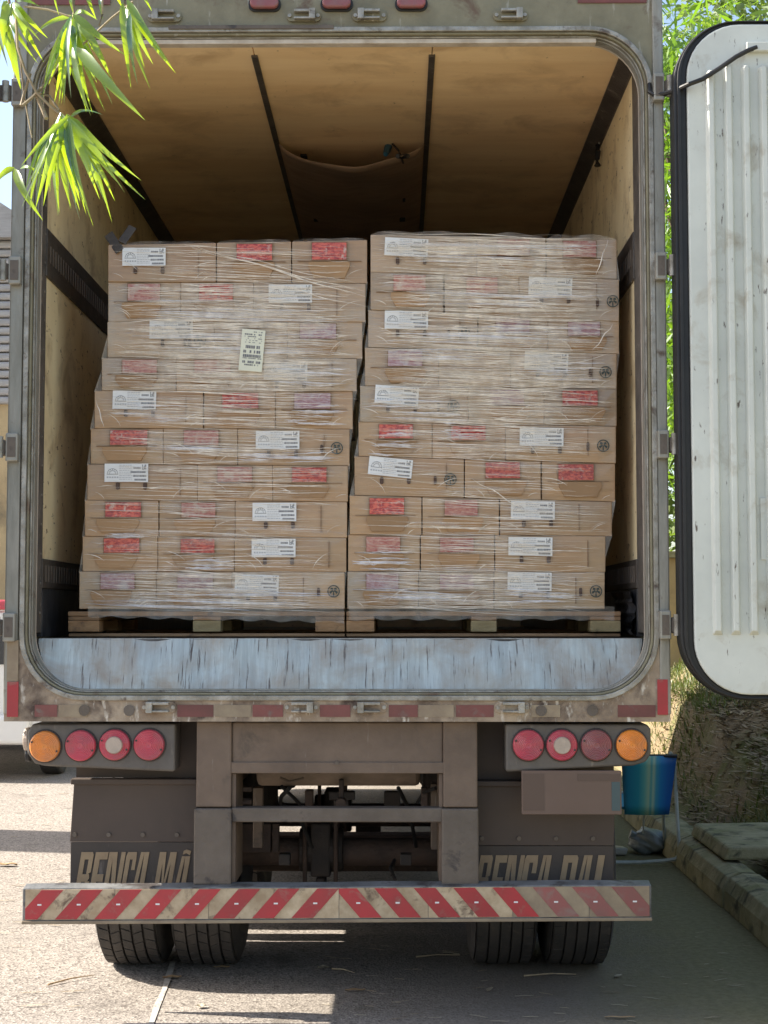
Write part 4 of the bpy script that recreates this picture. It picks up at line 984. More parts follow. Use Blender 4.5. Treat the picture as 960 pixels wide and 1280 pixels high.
e_ = emblem_mesh().build('emblem', 'emblem', None, loc=(0, 0, 0)); EMBM = e_.data; bpy.data.objects.remove(e_)
def lerp(a, b, t): return a + (b - a) * t
def carton(side, ri, ci, row, sx0, sx1):
    (yl0, yl1), (yr0, yr1), items = row; it = items[ci]; x0, x1, ty = it[:3]
    if ri: pv = (LEFT if side == 'L' else RIGHT)[ri - 1]; yl0, yr0 = min(yl0, pv[0][1] + .3), min(yr0, pv[1][1] + .3)
    tA_, tB_ = (x0 - sx0) / (sx1 - sx0), (x1 - sx0) / (sx1 - sx0)
    yTL, yTR = lerp(yl0, yr0, tA_), lerp(yl0, yr0, tB_); yBL, yBR = lerp(yl1, yr1, tA_), lerp(yl1, yr1, tB_)
    Y = SY + .008 + random.uniform(0, .012); gap = .18
    c = [P(x0 + gap, yBL + .1, Y), P(x1 - gap, yBR + .1, Y), P(x1 - gap, yTR + .05, Y), P(x0 + gap, yTL + .05, Y)]
    D = .31 if ty == 'L' else .46
    jit = [random.uniform(-.003, .003) for _ in range(4)]
    front = [Vector((p.x, p.y + j, p.z)) for p, j in zip(c, jit)]; back = [Vector((p.x, Y + D, p.z)) for p in c]
    g = MB(); n = 6; k0 = 0
    # front face as a slightly bulging grid
    def F2(u, v):
        a = front[0].lerp(front[1], u); b = front[3].lerp(front[2], u); p = a.lerp(b, v)
        p.y -= .007 * math.sin(math.pi * u) * math.sin(math.pi * v) * bul - .0015 * math.sin(u * 9 + ph_) ; return p
    bul = random.uniform(.1, 1.3); ph_ = random.uniform(0, 6)
    vs = [F2(i / n, j / 3) for j in range(4) for i in range(n + 1)]; fs = [(j * (n + 1) + i, j * (n + 1) + i + 1, (j + 1) * (n + 1) + i + 1, (j + 1) * (n + 1) + i) for j in range(3) for i in range(n)]
    bvs = []; 
    nb = len(vs); vs += back
    bl_, br_, tr_, tl_ = nb, nb + 1, nb + 2, nb + 3
    fs.append(tuple(list(range(n, -1, -1)) + [bl_, br_]))           # bottom
    fs.append(tuple([3 * (n + 1) + i for i in range(n + 1)] + [tr_, tl_]))   # top
    fs.append((0, n + 1, 2 * (n + 1), 3 * (n + 1), tl_, bl_)); fs.append((4 * (n + 1) - 1, 3 * (n + 1) - 1, 2 * (n + 1) - 1, n, br_, tr_))
    fs.append((br_, bl_, tl_, tr_))
    g.mesh(vs, fs)
    wrapped = (side == 'L' and ri in (1, 2, 3, 9)) or (side == 'R' and ri in (0, 1, 2, 3, 4, 9))
    m = 'card2' if wrapped else 'card'
    lc = ((c[0].x + c[1].x) / 2, Y, c[0].z)
    o = g.build('carton', m, None, loc=lc, bevel=.0025)
    pos = ('left end', 'middle', 'right end')[ci]
    st = 'left wall stack' if side == 'L' else 'right wall stack'
    Yf = Y - .012
    if ty == 'L':
        lx, ly, tilt_, ex = it[3], it[4], it[5], it[6]
        lo_ = link('shipping_label', LABM, o, P(lx + 28, ly + 12, Yf - .002), 0); lo_.rotation_euler = (0, R(tilt_ * 1.0), 0)
        for k, sx in enumerate((lx + 17, lx + 51)):
            p = P(sx, ly + 29, Yf); g = MB(); g.prism(rr(p.x - .0075, p.x + .0075, p.z - .013, p.z + .016, .005, 2), Yf, Yf + .013); g.build('strap_slot', 'slot', o)
        feat = 'white label'
        if ex:
            e = link('emblem', EMBM, o, P(ex, lerp(yTR, yBR, .5) + 1, Yf), 0)
            p = P(ex - 19, lerp(yTR, yBR, .5) + 2, Yf); g = MB(); g.prism(rr(p.x - .006, p.x + .006, p.z - .018, p.z + .018, .005, 2), Yf + .0005, Yf + .013); g.build('strap_slot', 'slot', o)
            feat += ' and round emblem'
        sxx = min(lx + 52 + (34 if ri % 2 else 50), x1 - 22)
        if sxx > lx + 62:
            p = P(sxx, (yBL + yTL) / 2, Yf); g = MB(); g.box(p.x - .0012, p.x + .0012, Yf + .004, Yf + .012, p.z - .055, p.z + .055); g.build('seam', 'crease', o)
    else:
        wx0, wx1, k = it[3], it[4], it[5]
        ytop = lerp(yTL, yTR, .5); hgt = (yBL - yTL)
        feat = {'r': 'red bag in hand hole', 'R': 'unwrapped red bag in hand hole', 'p': 'pale bag in hand hole', 'l': 'lilac bag in hand hole', '': 'plain front'}[k]
        # glued flap: lower panel seam and trapezoid tab
        if k:
            a = P(wx0, ytop + 2.5, Yf); b = P(wx1, ytop + hgt * .46, Yf)
            g = MB(); nn = 6
            vsw = []
            for j in range(4):
                for i in range(nn + 1):
                    u = i / nn; v = j / 3
                    vsw.append((lerp(a.x, b.x, u), Yf - .0015 - .003 * math.sin(math.pi * u) * random.uniform(.3, 1), lerp(a.z, b.z, v)))
            g.mesh(vsw, [(j * (nn + 1) + i, j * (nn + 1) + i + 1, (j + 1) * (nn + 1) + i + 1, (j + 1) * (nn + 1) + i) for j in range(3) for i in range(nn)])
            g.build('hand_hole_bag', {'r': 'redbag', 'R': 'redbag', 'p': 'palebag', 'l': 'lilacbag'}[k], o, smooth=True)
            g = MB(); e = .0035   # dark cut edge round the hole
            g.box(a.x - e, b.x + e, Yf - .0005, Yf + .003, b.z - e, a.z + e); g.build('hand_hole_edge', 'crease', o)
        zs = P(x0, ytop + hgt * .49, Yf).z; xa_, xb_ = c[0].x + .004, c[1].x - .004
        g = MB(); g.box(xa_ + .02, xb_ - .02, Yf + .0045, Yf + .013, zs - .0012, zs + .0008); g.build('flap_seam', 'crease', o)
        if k:
            p0, p1 = P(wx0 - 3, 0, Yf).x, P(wx1 + 4, 0, Yf).x; zlo = P(x0, ytop + hgt * .9, Yf).z
            q0, q1 = p0 - .0, p1 + .0
            g = MB(); g.prism([(q0, zs - .003), (q0 - .004, zs - .02), (q0 + .02, zlo), (q1 - .02, zlo), (q1 + .004, zs - .02), (q1, zs - .003)], Yf - .0012, Yf + .013); g.build('flap_tab', 'cardflap', o, bevel=.001)
    tag(o, f'carton with {feat}, {pos} of {ORD[ri]} row, {st}', 'carton', f'cartons stacked {"by the left wall" if side == "L" else "by the right wall"}')
    return o
for side, rows in (('L', LEFT), ('R', RIGHT)):
    for ri, row in enumerate(rows):
        sx0, sx1 = row[2][0][0], row[2][-1][1]
        for ci in range(3): carton(side, ri, ci, row, sx0, sx1)
# portrait pallet label stuck over the film
g = MB(); c = P(315, 438, SY - .026); W, Hh = .098, .176; g.box(-W / 2, W / 2, -.001, 0, -Hh / 2, Hh / 2, 0)
rs = random.Random(5)
def q(x0, x1, z0, z1, mi=1): g.face([(x0, -.0016, z0), (x1, -.0016, z0), (x1, -.0016, z1), (x0, -.0016, z1)], mi)
for z, h_, den in ((.078, .004, .4), (.067, .006, .9), (.058, .004, .5), (.050, .004, .5), (.042, .003, .5), (.033, .003, .5), (.014, .013, .8), (-.006, .012, .8), (-.024, .012, .8), (-.034, .004, .9), (-.050, .010, .6), (-.062, .006, .6)):
    x = -.036
    while x < .036:
        l = rs.uniform(.002, .008)
        if rs.random() < den: q(x, x + l, z - h_ / 2, z + h_ / 2)
        x += l + .0015
pl_ = g.build('pallet_label', ['paper2', 'ink'], None, loc=(0, 0, 0)); pl_.location = c; pl_.rotation_euler = (0, R(5), 0)
tag(pl_, 'cream portrait paper label with barcodes stuck across third and fourth carton rows', 'label')

# stretch film: strands, pleats and rumpled lips standing off the cartons
def wrap(name, rows, dens, label, seed, slope):
    rs = random.Random(seed); g = MB(); Y0 = SY - .014
    top = rows[0]; 
    def xr(ri): it = rows[ri][2]; return it[0][0], it[-1][1]
    def yrow(ri, t): a, b = rows[ri][0], rows[ri][1]; return lerp(a[0], b[0], t), lerp(a[1], b[1], t)
    def ribbon(pts, w_, mi, Y):
        # pts in photo pixels; w_ in metres; slightly arched cross-section
        P3 = [P(x, y, Y - rs.uniform(0, .002)) for x, y in pts]; n = len(P3)
        for i in range(n - 1):
            a, b = P3[i], P3[i + 1]; d = (b - a); nrm = Vector((-d.z, 0, d.x)).normalized()
            ta = w_ * (.25 + .75 * math.sin(math.pi * i / (n - 1))) / 2; tb = w_ * (.25 + .75 * math.sin(math.pi * (i + 1) / (n - 1))) / 2
            o_ = Vector((0, -w_ * .35, 0))
            g.mesh([a - nrm * ta, b - nrm * tb, b + o_, a + o_, b + nrm * tb, a + nrm * ta], [(0, 1, 2, 3), (3, 2, 4, 5)], mi)
    for ri in range(10):
        x0, x1 = xr(ri)
        for k in range(int(dens[ri] * 85)):
            l = rs.choice((rs.uniform(15, 60), rs.uniform(40, 150), rs.uniform(100, 260)))
            l = min(l, x1 - x0 - 6); xs = rs.uniform(x0 + 2, x1 - l - 2); t = (xs - x0) / (x1 - x0)
            ya, yb = yrow(ri, t); y = rs.uniform(ya, yb); n = 7; sl = slope * rs.uniform(-.2, 1.6) + rs.uniform(-.03, .03); ph = rs.uniform(0, 6)
            pts = [(xs + l * i / (n - 1), y + sl * l * i / (n - 1) + 1.2 * math.sin(ph + i * 1.1) * rs.uniform(.2, .8)) for i in range(n)]
            wd = rs.choice((.0009, .0012, .0016, .0026)) 
            ribbon(pts, wd, 0, Y0)
        for k in range(int(dens[ri] * 5)):      # wider milky pleats
            l = rs.uniform(40, 170); l = min(l, x1 - x0 - 10); xs = rs.uniform(x0 + 3, x1 - l - 3); t = (xs - x0) / (x1 - x0)
            ya, yb = yrow(ri, t); y = rs.uniform(ya + 4, yb - 4); n = 8; sl = slope * rs.uniform(0, 1.5)
            pts = [(xs + l * i / (n - 1), y + sl * l * i / (n - 1) + rs.uniform(-1, 1)) for i in range(n)]
            ribbon(pts, rs.uniform(.006, .015), 1, Y0 + .001)
        for k in range(int(1 + dens[ri] * 3)):      # broad glossy folds bridging rows and cartons
            l = rs.uniform(50, 150); xs = rs.uniform(x0 + 4, x1 - l - 4); t = (xs - x0) / (x1 - x0)
            ya, yb = yrow(ri, t); y = rs.uniform(ya, yb if ri < 9 else yb - 8); n = 10; sl = slope * rs.uniform(-1, 2); wv = rs.uniform(.018, .034)
            if ri == 0: y = max(y, ya + 10)
            pts = [(xs + l * i / (n - 1), y + sl * l * i / (n - 1) + rs.uniform(-1, 1)) for i in range(n)]
            ribbon(pts, wv, 1, Y0 + .003)
        for k in range(rs.randint(4, 8)):              # curved creases fanning from carton corners
            it = rs.choice(rows[ri][2]); cxp = rs.choice((it[0] + 8, it[1] - 8)); ya, yb = yrow(ri, (cxp - x0) / (x1 - x0)); sg = 1 if cxp < (it[0] + it[1]) / 2 else -1
            r_ = rs.uniform(14, 40); a0 = rs.uniform(.2, .8); n = 7; pts = []
            for i in range(n):
                a = a0 + .9 * i / (n - 1); pts.append((cxp + sg * r_ * math.cos(a) - sg * 4, yb - 2 - (r_ * .8) * math.sin(a) + 6))
            pts = [(min(max(px, x0 + 1), x1 - 1), py) for px, py in pts]
            ribbon(pts, rs.uniform(.0018, .0035), 0, Y0)
    for (xa, ya, xb, yb) in GLINTS[name]:  # highlights painted as clusters of bluish-white ribbons
        for k in range(9):
            l = rs.uniform(.3, .9) * (xb - xa); xs = rs.uniform(xa, xb - l); y = rs.uniform(ya, yb); n = 8; sl = slope * rs.uniform(-.5, 1.2)
            pts = [(xs + l * i / (n - 1), y + sl * l * i / (n - 1) + rs.uniform(-.8, .8)) for i in range(n)]
            ribbon(pts, rs.uniform(.003, .009), 2, Y0 + .001)
    # webs of film bridging the steps at both sides of the stack
    for sd in (0, -1):
        sg = -1 if sd == 0 else 1
        e = [(it[2][sd][0 if sd == 0 else 1], (it[0 if sd == 0 else 1][0]), (it[0 if sd == 0 else 1][1])) for it in rows]
        for i in range(9):
            xa, xb = e[i][0], e[i + 1][0]; yj = e[i][2]; L1 = yj - 26; L2 = yj + 26
            if abs(xa - xb) < 1.5: continue
            if (xb - xa) * sg > 0: tri = [(xa, L1), (xa, yj), (xb + .5 * sg, yj + 2)]
            else: tri = [(xb, L2), (xb, yj), (xa + .5 * sg, yj - 2)]
            A_ = [P(x, y, Y0 + .012 + rs.uniform(-.004, .004)) for x, y in tri]; B2_ = [a + Vector((0, .10, 0)) for a in A_]
            g.mesh(A_ + B2_, [(0, 1, 2), (0, 2, 5, 3)], 1)
    # long diagonal bands
    for (xa, ya, xb, yb, wd) in LONG[name]:
        n = 14; pts = [(lerp(xa, xb, i / (n - 1)), lerp(ya, yb, i / (n - 1)) + 1.5 * math.sin(i * .9)) for i in range(n)]
        ribbon(pts, wd, 0, Y0 - .001)
    # rumpled lip over the top cartons
    for it in top[2]:
        xa, xb = it[0] + 2, it[1] - 2; n = 16; A = []; B = []
        for i in range(n + 1):
            t = i / n; px = lerp(xa, xb, t); yy = yrow(0, (px - xr(0)[0]) / (xr(0)[1] - xr(0)[0]))[0]
            hgt = 1.2 + LIP[name] * (.4 + .6 * abs(math.sin(t * 5 + it[0]))) * math.sin(math.pi * t) ** .5
            A.append(P(px, yy + 1, Y0)); q_ = P(px + rs.uniform(-1, 1), yy - hgt, Y0 + .03 + rs.uniform(-.01, .01)); B.append(q_)
        for i in range(n): g.face([A[i], A[i + 1], B[i + 1], B[i]], 1); 
        Bk = [b + Vector((0, .12, -.012 + rs.uniform(-.004, .004))) for b in B]
        for i in range(n): g.face([B[i], B[i + 1], Bk[i + 1], Bk[i]], 1)
    a = rows[-1]; o = g.build('stretch_film', ['film', 'filmveil', 'filmglint'], None, smooth=True)
    tag(o, label, 'stretch film'); return o
LONG = {'L': [(245, 308, 457, 372, .006), (240, 310, 455, 365, .004), (230, 306, 450, 356, .003), (300, 345, 460, 385, .004), (136, 402, 300, 398, .004), (128, 486, 446, 500, .004), (120, 500, 130, 535, .004)],
        'R': [(480, 290, 770, 300, .004), (462, 388, 774, 404, .004), (465, 310, 600, 318, .004), (450, 505, 590, 490, .003), (640, 470, 775, 440, .003), (760, 300, 745, 345, .005), (766, 405, 740, 440, .004), (590, 598, 660, 640, .004)]}
GLINTS = {'L': [(180, 556, 300, 566), (130, 665, 190, 672), (100, 735, 420, 758), (350, 498, 438, 530), (290, 566, 430, 578), (330, 452, 440, 482), (136, 500, 250, 530), (230, 700, 300, 712), (150, 410, 430, 445), (140, 372, 440, 398)], 'R': [(640, 452, 768, 480), (450, 496, 590, 524), (540, 528, 600, 548), (460, 540, 540, 568), (440, 725, 610, 757), (620, 735, 730, 756), (470, 360, 760, 385), (470, 300, 760, 335), (480, 436, 620, 450), (436, 690, 520, 712), (465, 408, 760, 430)]}
LIP = {'L': 2.5, 'R': 5.5}
wrap('L', LEFT, [.8, 2.4, 3.0, 2.6, 1.2, .9, .9, .7, .7, 1.6], 'clear stretch film wound round the carton stack by the left wall', 11, .035)
wrap('R', RIGHT, [2.8, 2.4, 2.4, 2.6, 2.4, 1.3, .6, .8, .9, 1.8], 'clear stretch film wound round the carton stack by the right wall', 12, .045)
# film skirt drawn over the pallets
for (x0, x1, lb) in ((110, 430, 'left'), (436, 768, 'right')):
    g = MB(); n = 40; vs = []
    for i in range(n + 1):
        t = i / n; px = lerp(x0, x1, t)
        for j, py in enumerate((758, 764, 768 + 3 * t + 1.5 * math.sin(i * .8), 771 + 7 * (t if lb == 'left' else .5) + 1.5 * math.sin(i * 1.3))):
            vs.append(P(px, py, SY - .010 - .003 * math.sin(i * .9 + j)))
    g.mesh(vs, [(i * 4 + j, (i + 1) * 4 + j, (i + 1) * 4 + j + 1, i * 4 + j + 1) for i in range(n) for j in range(3)])
    tag(g.build('film_skirt', 'filmveil', None, smooth=True), f'loose hem of clear film over the top boards of the pallet by the {lb} wall', 'stretch film')
# two dark corner protectors leaning on the top left carton
for (a, b, c_, lb) in (((150, 314), (135, 292), 13, 'dark plastic corner piece leaning over the top edge of the leftmost stack'), ((152, 303), (166, 283), 12, 'smaller dark mesh strap end standing behind the top left carton')):
    g = MB(); p0, p1 = P(a[0], a[1], SY - .008), P(b[0], b[1], SY + .03); d = (p1 - p0).normalized(); s = Vector((d.z, 0, -d.x)) * (c_ / 600)
    t = Vector((0, .008, 0)); g.hexa([p0 - s, p0 + s, p1 + s, p1 - s], [p0 - s + t, p0 + s + t, p1 + s + t, p1 - s + t])
    tag(g.build('corner_protector', 'darkstrip', None, bevel=.003), lb, 'protector')

# ================================================================== BAMBOO SPRAY (near, upper left)
BYY = 3.1
bam = empty('bamboo_branch', P(78, 140, BYY), 'sunlit bamboo branch with hanging leaves in front of the truck corner', 'branch')
def leaf(base, tip, wpx, dy=0.0, bend=0.0, roll=None):
    Yb = BYY + dy; a = P(base[0], base[1], Yb); b = P(tip[0], tip[1], Yb + random.uniform(-.05, .05)); n = 9
    d = b - a; Ln = d.length; side = Vector((-d.z, 0, d.x)).normalized(); roll = random.uniform(-.9, .9) if roll is None else roll
    s3 = (side * math.cos(roll) + Vector((0, 1, 0)) * math.sin(roll)); w_ = 1.05 * wpx * Yb / F / max(.45, abs(math.cos(roll)))
    nn = d.normalized().cross(s3); g = MB(); V = []
    for i in range(n + 1):
        t = i / n; c = a + d * t + side * bend * Ln * math.sin(math.pi * t) + Vector((0, -.03 * math.sin(math.pi * t), 0))
        ww = w_ * .5 * (min(1, (t / .16)) ** .7) * (1 - max(0, (t - .16) / .84) ** 1.7)
        V += [c - s3 * ww + nn * ww * .35, c, c + s3 * ww + nn * ww * .35]
    fs = []
    for i in range(n): fs += [(i * 3, i * 3 + 1, i * 3 + 4, i * 3 + 3), (i * 3 + 1, i * 3 + 2, i * 3 + 5, i * 3 + 4)]
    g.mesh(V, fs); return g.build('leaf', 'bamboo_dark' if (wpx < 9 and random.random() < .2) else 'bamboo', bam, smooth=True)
A = (93, 20)
for tip, w_, bd in (((60, 108), 7, .05), ((62, 82), 6, .03), ((68, 128), 7, .03), ((73, 134), 7, .02), ((80, 132), 7, 0), ((108, 142), 8, .02), ((116, 143), 7, -.02), ((132, 141), 8, -.03), ((158, 70), 12, -.08), ((40, 47), 6, .02), ((122, 25), 7, .02)):
    leaf((A[0] + random.uniform(-3, 3), A[1] + random.uniform(-4, 6)), tip, w_, random.uniform(-.1, .12), bd)
leaf((95, 58), (182, 151), 15, -.12, -.03, .2); leaf((100, 30), (140, 100), 10, 0, .03, .3); leaf((94, 55), (88, 95), 9, .0, 0, .6); leaf((90, 85), (108, 138), 8, .02, .04)
B_ = (80, 143)
for tip, w_, bd in (((26, 208), 7, .05), ((40, 228), 8, .04), ((26, 262), 6, .06), ((44, 262), 8, .04), ((54, 258), 9, .02), ((95, 255), 8, .02), ((100, 276), 7, -.03), ((107, 258), 8, -.03), ((117, 284), 7, -.02), ((140, 278), 8, .05), ((144, 252), 9, .04), ((182, 250), 9, -.04), ((177, 226), 10, -.05), ((120, 235), 8, .02), ((70, 230), 9, .01), ((60, 215), 9, .02), ((88, 215), 8, -.01), ((130, 144), 4, .06), ((125, 250), 8, .02), ((34, 235), 7, .03)):
    leaf((B_[0] + random.uniform(-6, 8), B_[1] + random.uniform(-3, 8)), tip, w_, random.uniform(-.12, .12), bd)
for c_, nn_, r0_, r1_, a0_, a1_ in ((A, 20, 45, 120, 58, 112), (B_, 26, 60, 130, 50, 122), ((158, 4), 5, 50, 100, 60, 95), ((14, 4), 8, 50, 110, 50, 105)):
    for k in range(nn_):
        a = R(random.uniform(a0_, a1_)); l_ = random.uniform(r0_, r1_); b0 = (c_[0] + random.uniform(-5, 5), c_[1] + random.uniform(-4, 14))
        leaf(b0, (b0[0] + l_ * math.cos(a), b0[1] + l_ * math.sin(a)), random.uniform(5, 10), random.uniform(-.12, .16), random.uniform(-.05, .05))
leaf((18, 210), (54, 276), 10, .02, -.03, .2); leaf((18, 209), (-6, 230), 8, .02, .12, .2); leaf((25, 211), (56, 222), 5, .02, .05, .3)
for base, tip, w_, bd in (((153, 2), (164, 112), 9, .01), ((158, 8), (188, 112), 8, -.02), ((158, -2), (220, 92), 10, -.05), ((160, 0), (214, 82), 8, -.03), ((175, -8), (190, 14), 6, 0), ((110, -6), (121, 26), 6, 0), ((128, -8), (129, 26), 5, 0), ((145, -8), (153, 10), 7, 0), ((72, -8), (74, 20), 4, 0), ((92, -12), (92, 18), 7, 0),
                          ((16, 3), (60, 48), 9, -.04), ((18, 8), (55, 78), 8, -.02), ((14, 4), (28, 113), 11, -.03), ((10, 4), (4, 70), 10, .03), ((5, 0), (18, 95), 9, .02), ((-2, 20), (26, 112), 14, .04), ((20, 0), (50, 8), 6, -.08), ((8, 0), (14, 60), 9, .02), ((-4, 2), (10, 84), 8, .0), ((2, 4), (-8, 50), 9, 0)):
    leaf(base, tip, w_, random.uniform(-.1, .15), bd)
def twig(pts, r_):
    g = MB(); g.tube([P(x, y, BYY + dz) for x, y, dz in pts], r_, 6); return g.build('twig', 'drystraw', bam, smooth=True)
twig([(93, -30, 0), (92, 0, 0), (92, 24, 0), (88, 58, .02), (74, 82, .02), (58, 104, .02), (40, 122, 0), (28, 132, 0)], .0035)
twig([(20, -30, 0), (20, 20, 0), (22, 60, 0), (32, 90, 0), (46, 116, 0), (62, 132, 0), (80, 146, 0)], .003)
twig([(46, 120, .01), (54, 138, .01), (58, 148, 0)], .0045); twig([(24, 60, .01), (30, 120, .01), (40, 172, .01)], .0018); twig([(38, 92, .01), (30, 118, .01), (26, 132, 0)], .003)
twig([(166, 2, -.02), (140, 22, -.02), (110, 50, -.02), (78, 76, -.02)], .0022); twig([(30, 8, 0), (60, 12, 0), (92, 22, 0)], .0022); twig([(46, 116, .02), (62, 120, .02), (74, 138, 0)], .0022); twig([(128, -10, -.01), (128, 18, -.01), (124, 32, -.01)], .002)
twig([(158, -30, 0), (158, -8, 0), (156, 6, 0)], .0035); twig([(10, -30, 0), (10, -6, 0), (12, 4, 0)], .003)

# ================================================================== RIGHT: trees and bamboo
def foliage(name, m, parent, centres, n, l0, l1, wd, droop, kind=None):
    V = np.zeros((n * 4, 3)); cs = np.array(centres); idx = rng.integers(0, len(cs), n)
    c = cs[idx, :3]; r_ = cs[idx, 3]
    v = rng.normal(size=(n, 3)); v /= np.linalg.norm(v, axis=1)[:, None]; pos = c + v * (r_ * rng.random(n) ** .45)[:, None]
    d = rng.normal(size=(n, 3)); d[:, 2] = -np.abs(d[:, 2]) * droop; d /= np.linalg.norm(d, axis=1)[:, None]
    s = np.cross(d, rng.normal(size=(n, 3))); s /= np.linalg.norm(s, axis=1)[:, None]
    l = rng.uniform(l0, l1, n)[:, None]; ww = l * wd
    V[0::4] = pos; V[1::4] = pos + d * l * .4 + s * ww; V[2::4] = pos + d * l; V[3::4] = pos + d * l * .4 - s * ww
    i = np.arange(n)[:, None] * 4 + np.arange(4)[None]
    g = MB(); g.v = [tuple(x) for x in V]; g.f = [tuple(x) for x in i.tolist()]; g.m = [0] * n
    me = bpy.data.meshes.new(name); lw = np.array(WLOC[parent.name]); me.from_pydata((V - lw).tolist(), [], i.tolist()); me.materials.append(G[m])
    return link(name, me, parent, WLOC[parent.name])
def bamboo_clump(x, y, h, n, lab):
    b = empty('bamboo_clump', (x, y, 1.0 if x > 2.4 else 0), lab, 'bamboo'); cs = []
    for k in range(9):
        a = random.uniform(0, 6.28); lean = random.uniform(.3, 1.4); bx, by = x + random.uniform(-.3, .3), y + random.uniform(-.3, .3); hh = h * random.uniform(.7, 1)
        pts = [(bx + math.cos(a) * lean * (t ** 2), by + math.sin(a) * lean * (t ** 2), .6 + hh * t) for t in [i / 8 for i in range(9)]]
        g = MB(); g.tube(pts, [.04 * (1 - .7 * i / 8) for i in range(9)], 8); g.build('culm', 'bark', b, smooth=True)
        for p in pts[1:]:
            if p[2] > 3.0: cs.append((p[0] + random.uniform(-.4, .4), p[1] + random.uniform(-.4, .4), p[2], .75))
    foliage('foliage', 'tree1', b, cs, n, .14, .34, .07, 1.2)
def tree(x, y, h, n, r_, lab, m='tree2', base=1.0):
    b = empty('tree', (x, y, base), lab, 'tree'); g = MB()
    g.tube([(x, y, base - .4), (x + .1, y, base + h * .25), (x - .1, y + .1, base + h * .5), (x + .15, y, base + h * .85)], [.2, .15, .11, .04], 10); g.build('trunk', 'bark', b, smooth=True)
    cs = []
    for k in range(26):
        a = random.uniform(0, 6.28); t = random.uniform(.12, 1); rad = r_ * random.uniform(.3, 1) * math.sin(math.pi * min(.95, t * .9 + .1)) ** .5
        q_ = (x + rad * math.cos(a), y + rad * math.sin(a), base + h * t); cs.append((*q_, random.uniform(.5, 1.1)))
        if k % 3 == 0:
            g = MB(); g.tube([(x, y, base + h * t * .7), ((x + q_[0]) / 2, (y + q_[1]) / 2, base + h * t * .9), q_], [.05, .035, .015], 6); g.build('limb', 'bark', b, smooth=True)
    foliage('crown', m, b, cs, n, .07, .2, .26, .7)
bamboo_clump(3.3, 15.0, 8.0, 9000, 'bamboo clump with drooping bright leaves just behind the open white door')
bamboo_clump(5.0, 13.0, 7.0, 7000, 'second bamboo clump hidden mostly by the white door')
tree(3.9, 18.5, 8.5, 16000, 2.3, 'tall pale leaved tree seen through the gap beside the door hinges')
tree(6.6, 20.5, 10, 16000, 3.0, 'broad tree behind the ochre wall')
tree(1.6, 21, 9, 12000, 2.2, 'tree rising behind the truck roof beyond the ochre wall')
tree(9.5, 17.0, 9, 9000, 2.6, 'tree at the far end of the bank')

# folding chair
CYY = 10.0
ch = empty('folding_chair', (px_x(805, CYY, 1000), CYY, 0), 'folding chair with blue striped canvas back and white tube frame, by the kerb', 'chair')
cX = lambda px, Y=CYY: px_x(px, Y, 1000); cZ = lambda py, Y=CYY: px_z(py, Y)
m = bpy.data.materials.new('striped_blue_canvas'); m.use_nodes = True; n_ = m.node_tree.nodes; L_n = m.node_tree.links
tc_ = n_.new('ShaderNodeTexCoord'); sx_ = n_.new('ShaderNodeSeparateXYZ'); rp = n_.new('ShaderNodeValToRGB'); L_n.new(tc_.outputs['Generated'], sx_.inputs[0]); L_n.new(sx_.outputs[0], rp.inputs[0])
rp.color_ramp.interpolation = 'LINEAR'; E = rp.color_ramp.elements
stops = [(0, (.015, .16, .33)), (.2, (.02, .28, .42)), (.32, (.03, .34, .44)), (.42, (.15, .50, .45)), (.50, (.42, .60, .40)), (.54, (.10, .43, .44)), (.58, (.45, .62, .44)), (.63, (.07, .36, .46)), (.72, (.015, .22, .50)), (.84, (.01, .12, .40)), (1, (.008, .07, .25))]
E[0].position = 0; E[0].color = (*stops[0][1], 1); E[1].position = 1; E[1].color = (*stops[-1][1], 1)
for p_, c_ in stops[1:-1]: e = E.new(p_); e.color = (*c_, 1)
L_n.new(rp.outputs[0], n_['Principled BSDF'].inputs['Base Color']); n_['Principled BSDF'].inputs['Roughness'].default_value = .55
G['stripecanvas'] = m
g = MB(); n = 10; vs = []
for j in range(7):
    v = j / 6
    for i in range(n + 1):
        u = i / n; xl, xr_ = lerp(770, 776, v), lerp(838, 831, v); vs.append((cX(lerp(xl, xr_, u)), CYY - .25 + .10 * v - .03 * math.sin(math.pi * u), cZ(lerp(940, 1014, v))))
g.mesh(vs, [(j * (n + 1) + i, j * (n + 1) + i + 1, (j + 1) * (n + 1) + i + 1, (j + 1) * (n + 1) + i) for j in range(6) for i in range(n)])
o = g.build('back_canvas', 'stripecanvas', ch, smooth=True); o.modifiers.new('t', 'SOLIDIFY').thickness = .004
g = MB(); vs = []
for j in range(5):
    for i in range(n + 1): u = i / n; v = j / 4; vs.append((cX(lerp(772, 832, u)), CYY - .12 + .42 * v, .36 + .04 * v - .05 * math.sin(math.pi * v)))
g.mesh(vs, [(j * (n + 1) + i, j * (n + 1) + i + 1, (j + 1) * (n + 1) + i + 1, (j + 1) * (n + 1) + i) for j in range(4) for i in range(n)])
o = g.build('seat_canvas', 'stripecanvas', ch, smooth=True); o.modifiers.new('t', 'SOLIDIFY').thickness = .004
g = MB(); pts = [P(838, 941, 9.85), P(843, 950, 9.9), P(845, 990, 9.9), P(847, 1030, 9.85), P(849, 1058, 9.8), P(849, 1068, 9.78), P(844, 1074, 9.78), P(830, 1076, 9.78), P(800, 1078, 9.8), P(768, 1078, 9.8), P(735, 1077, 9.8), P(732, 1060, 9.8), P(735, 990, 9.9), P(738, 950, 9.9)]
g.tube(pts, .0125, 8); g.build('side_frame', 'chairtube', ch, smooth=True)
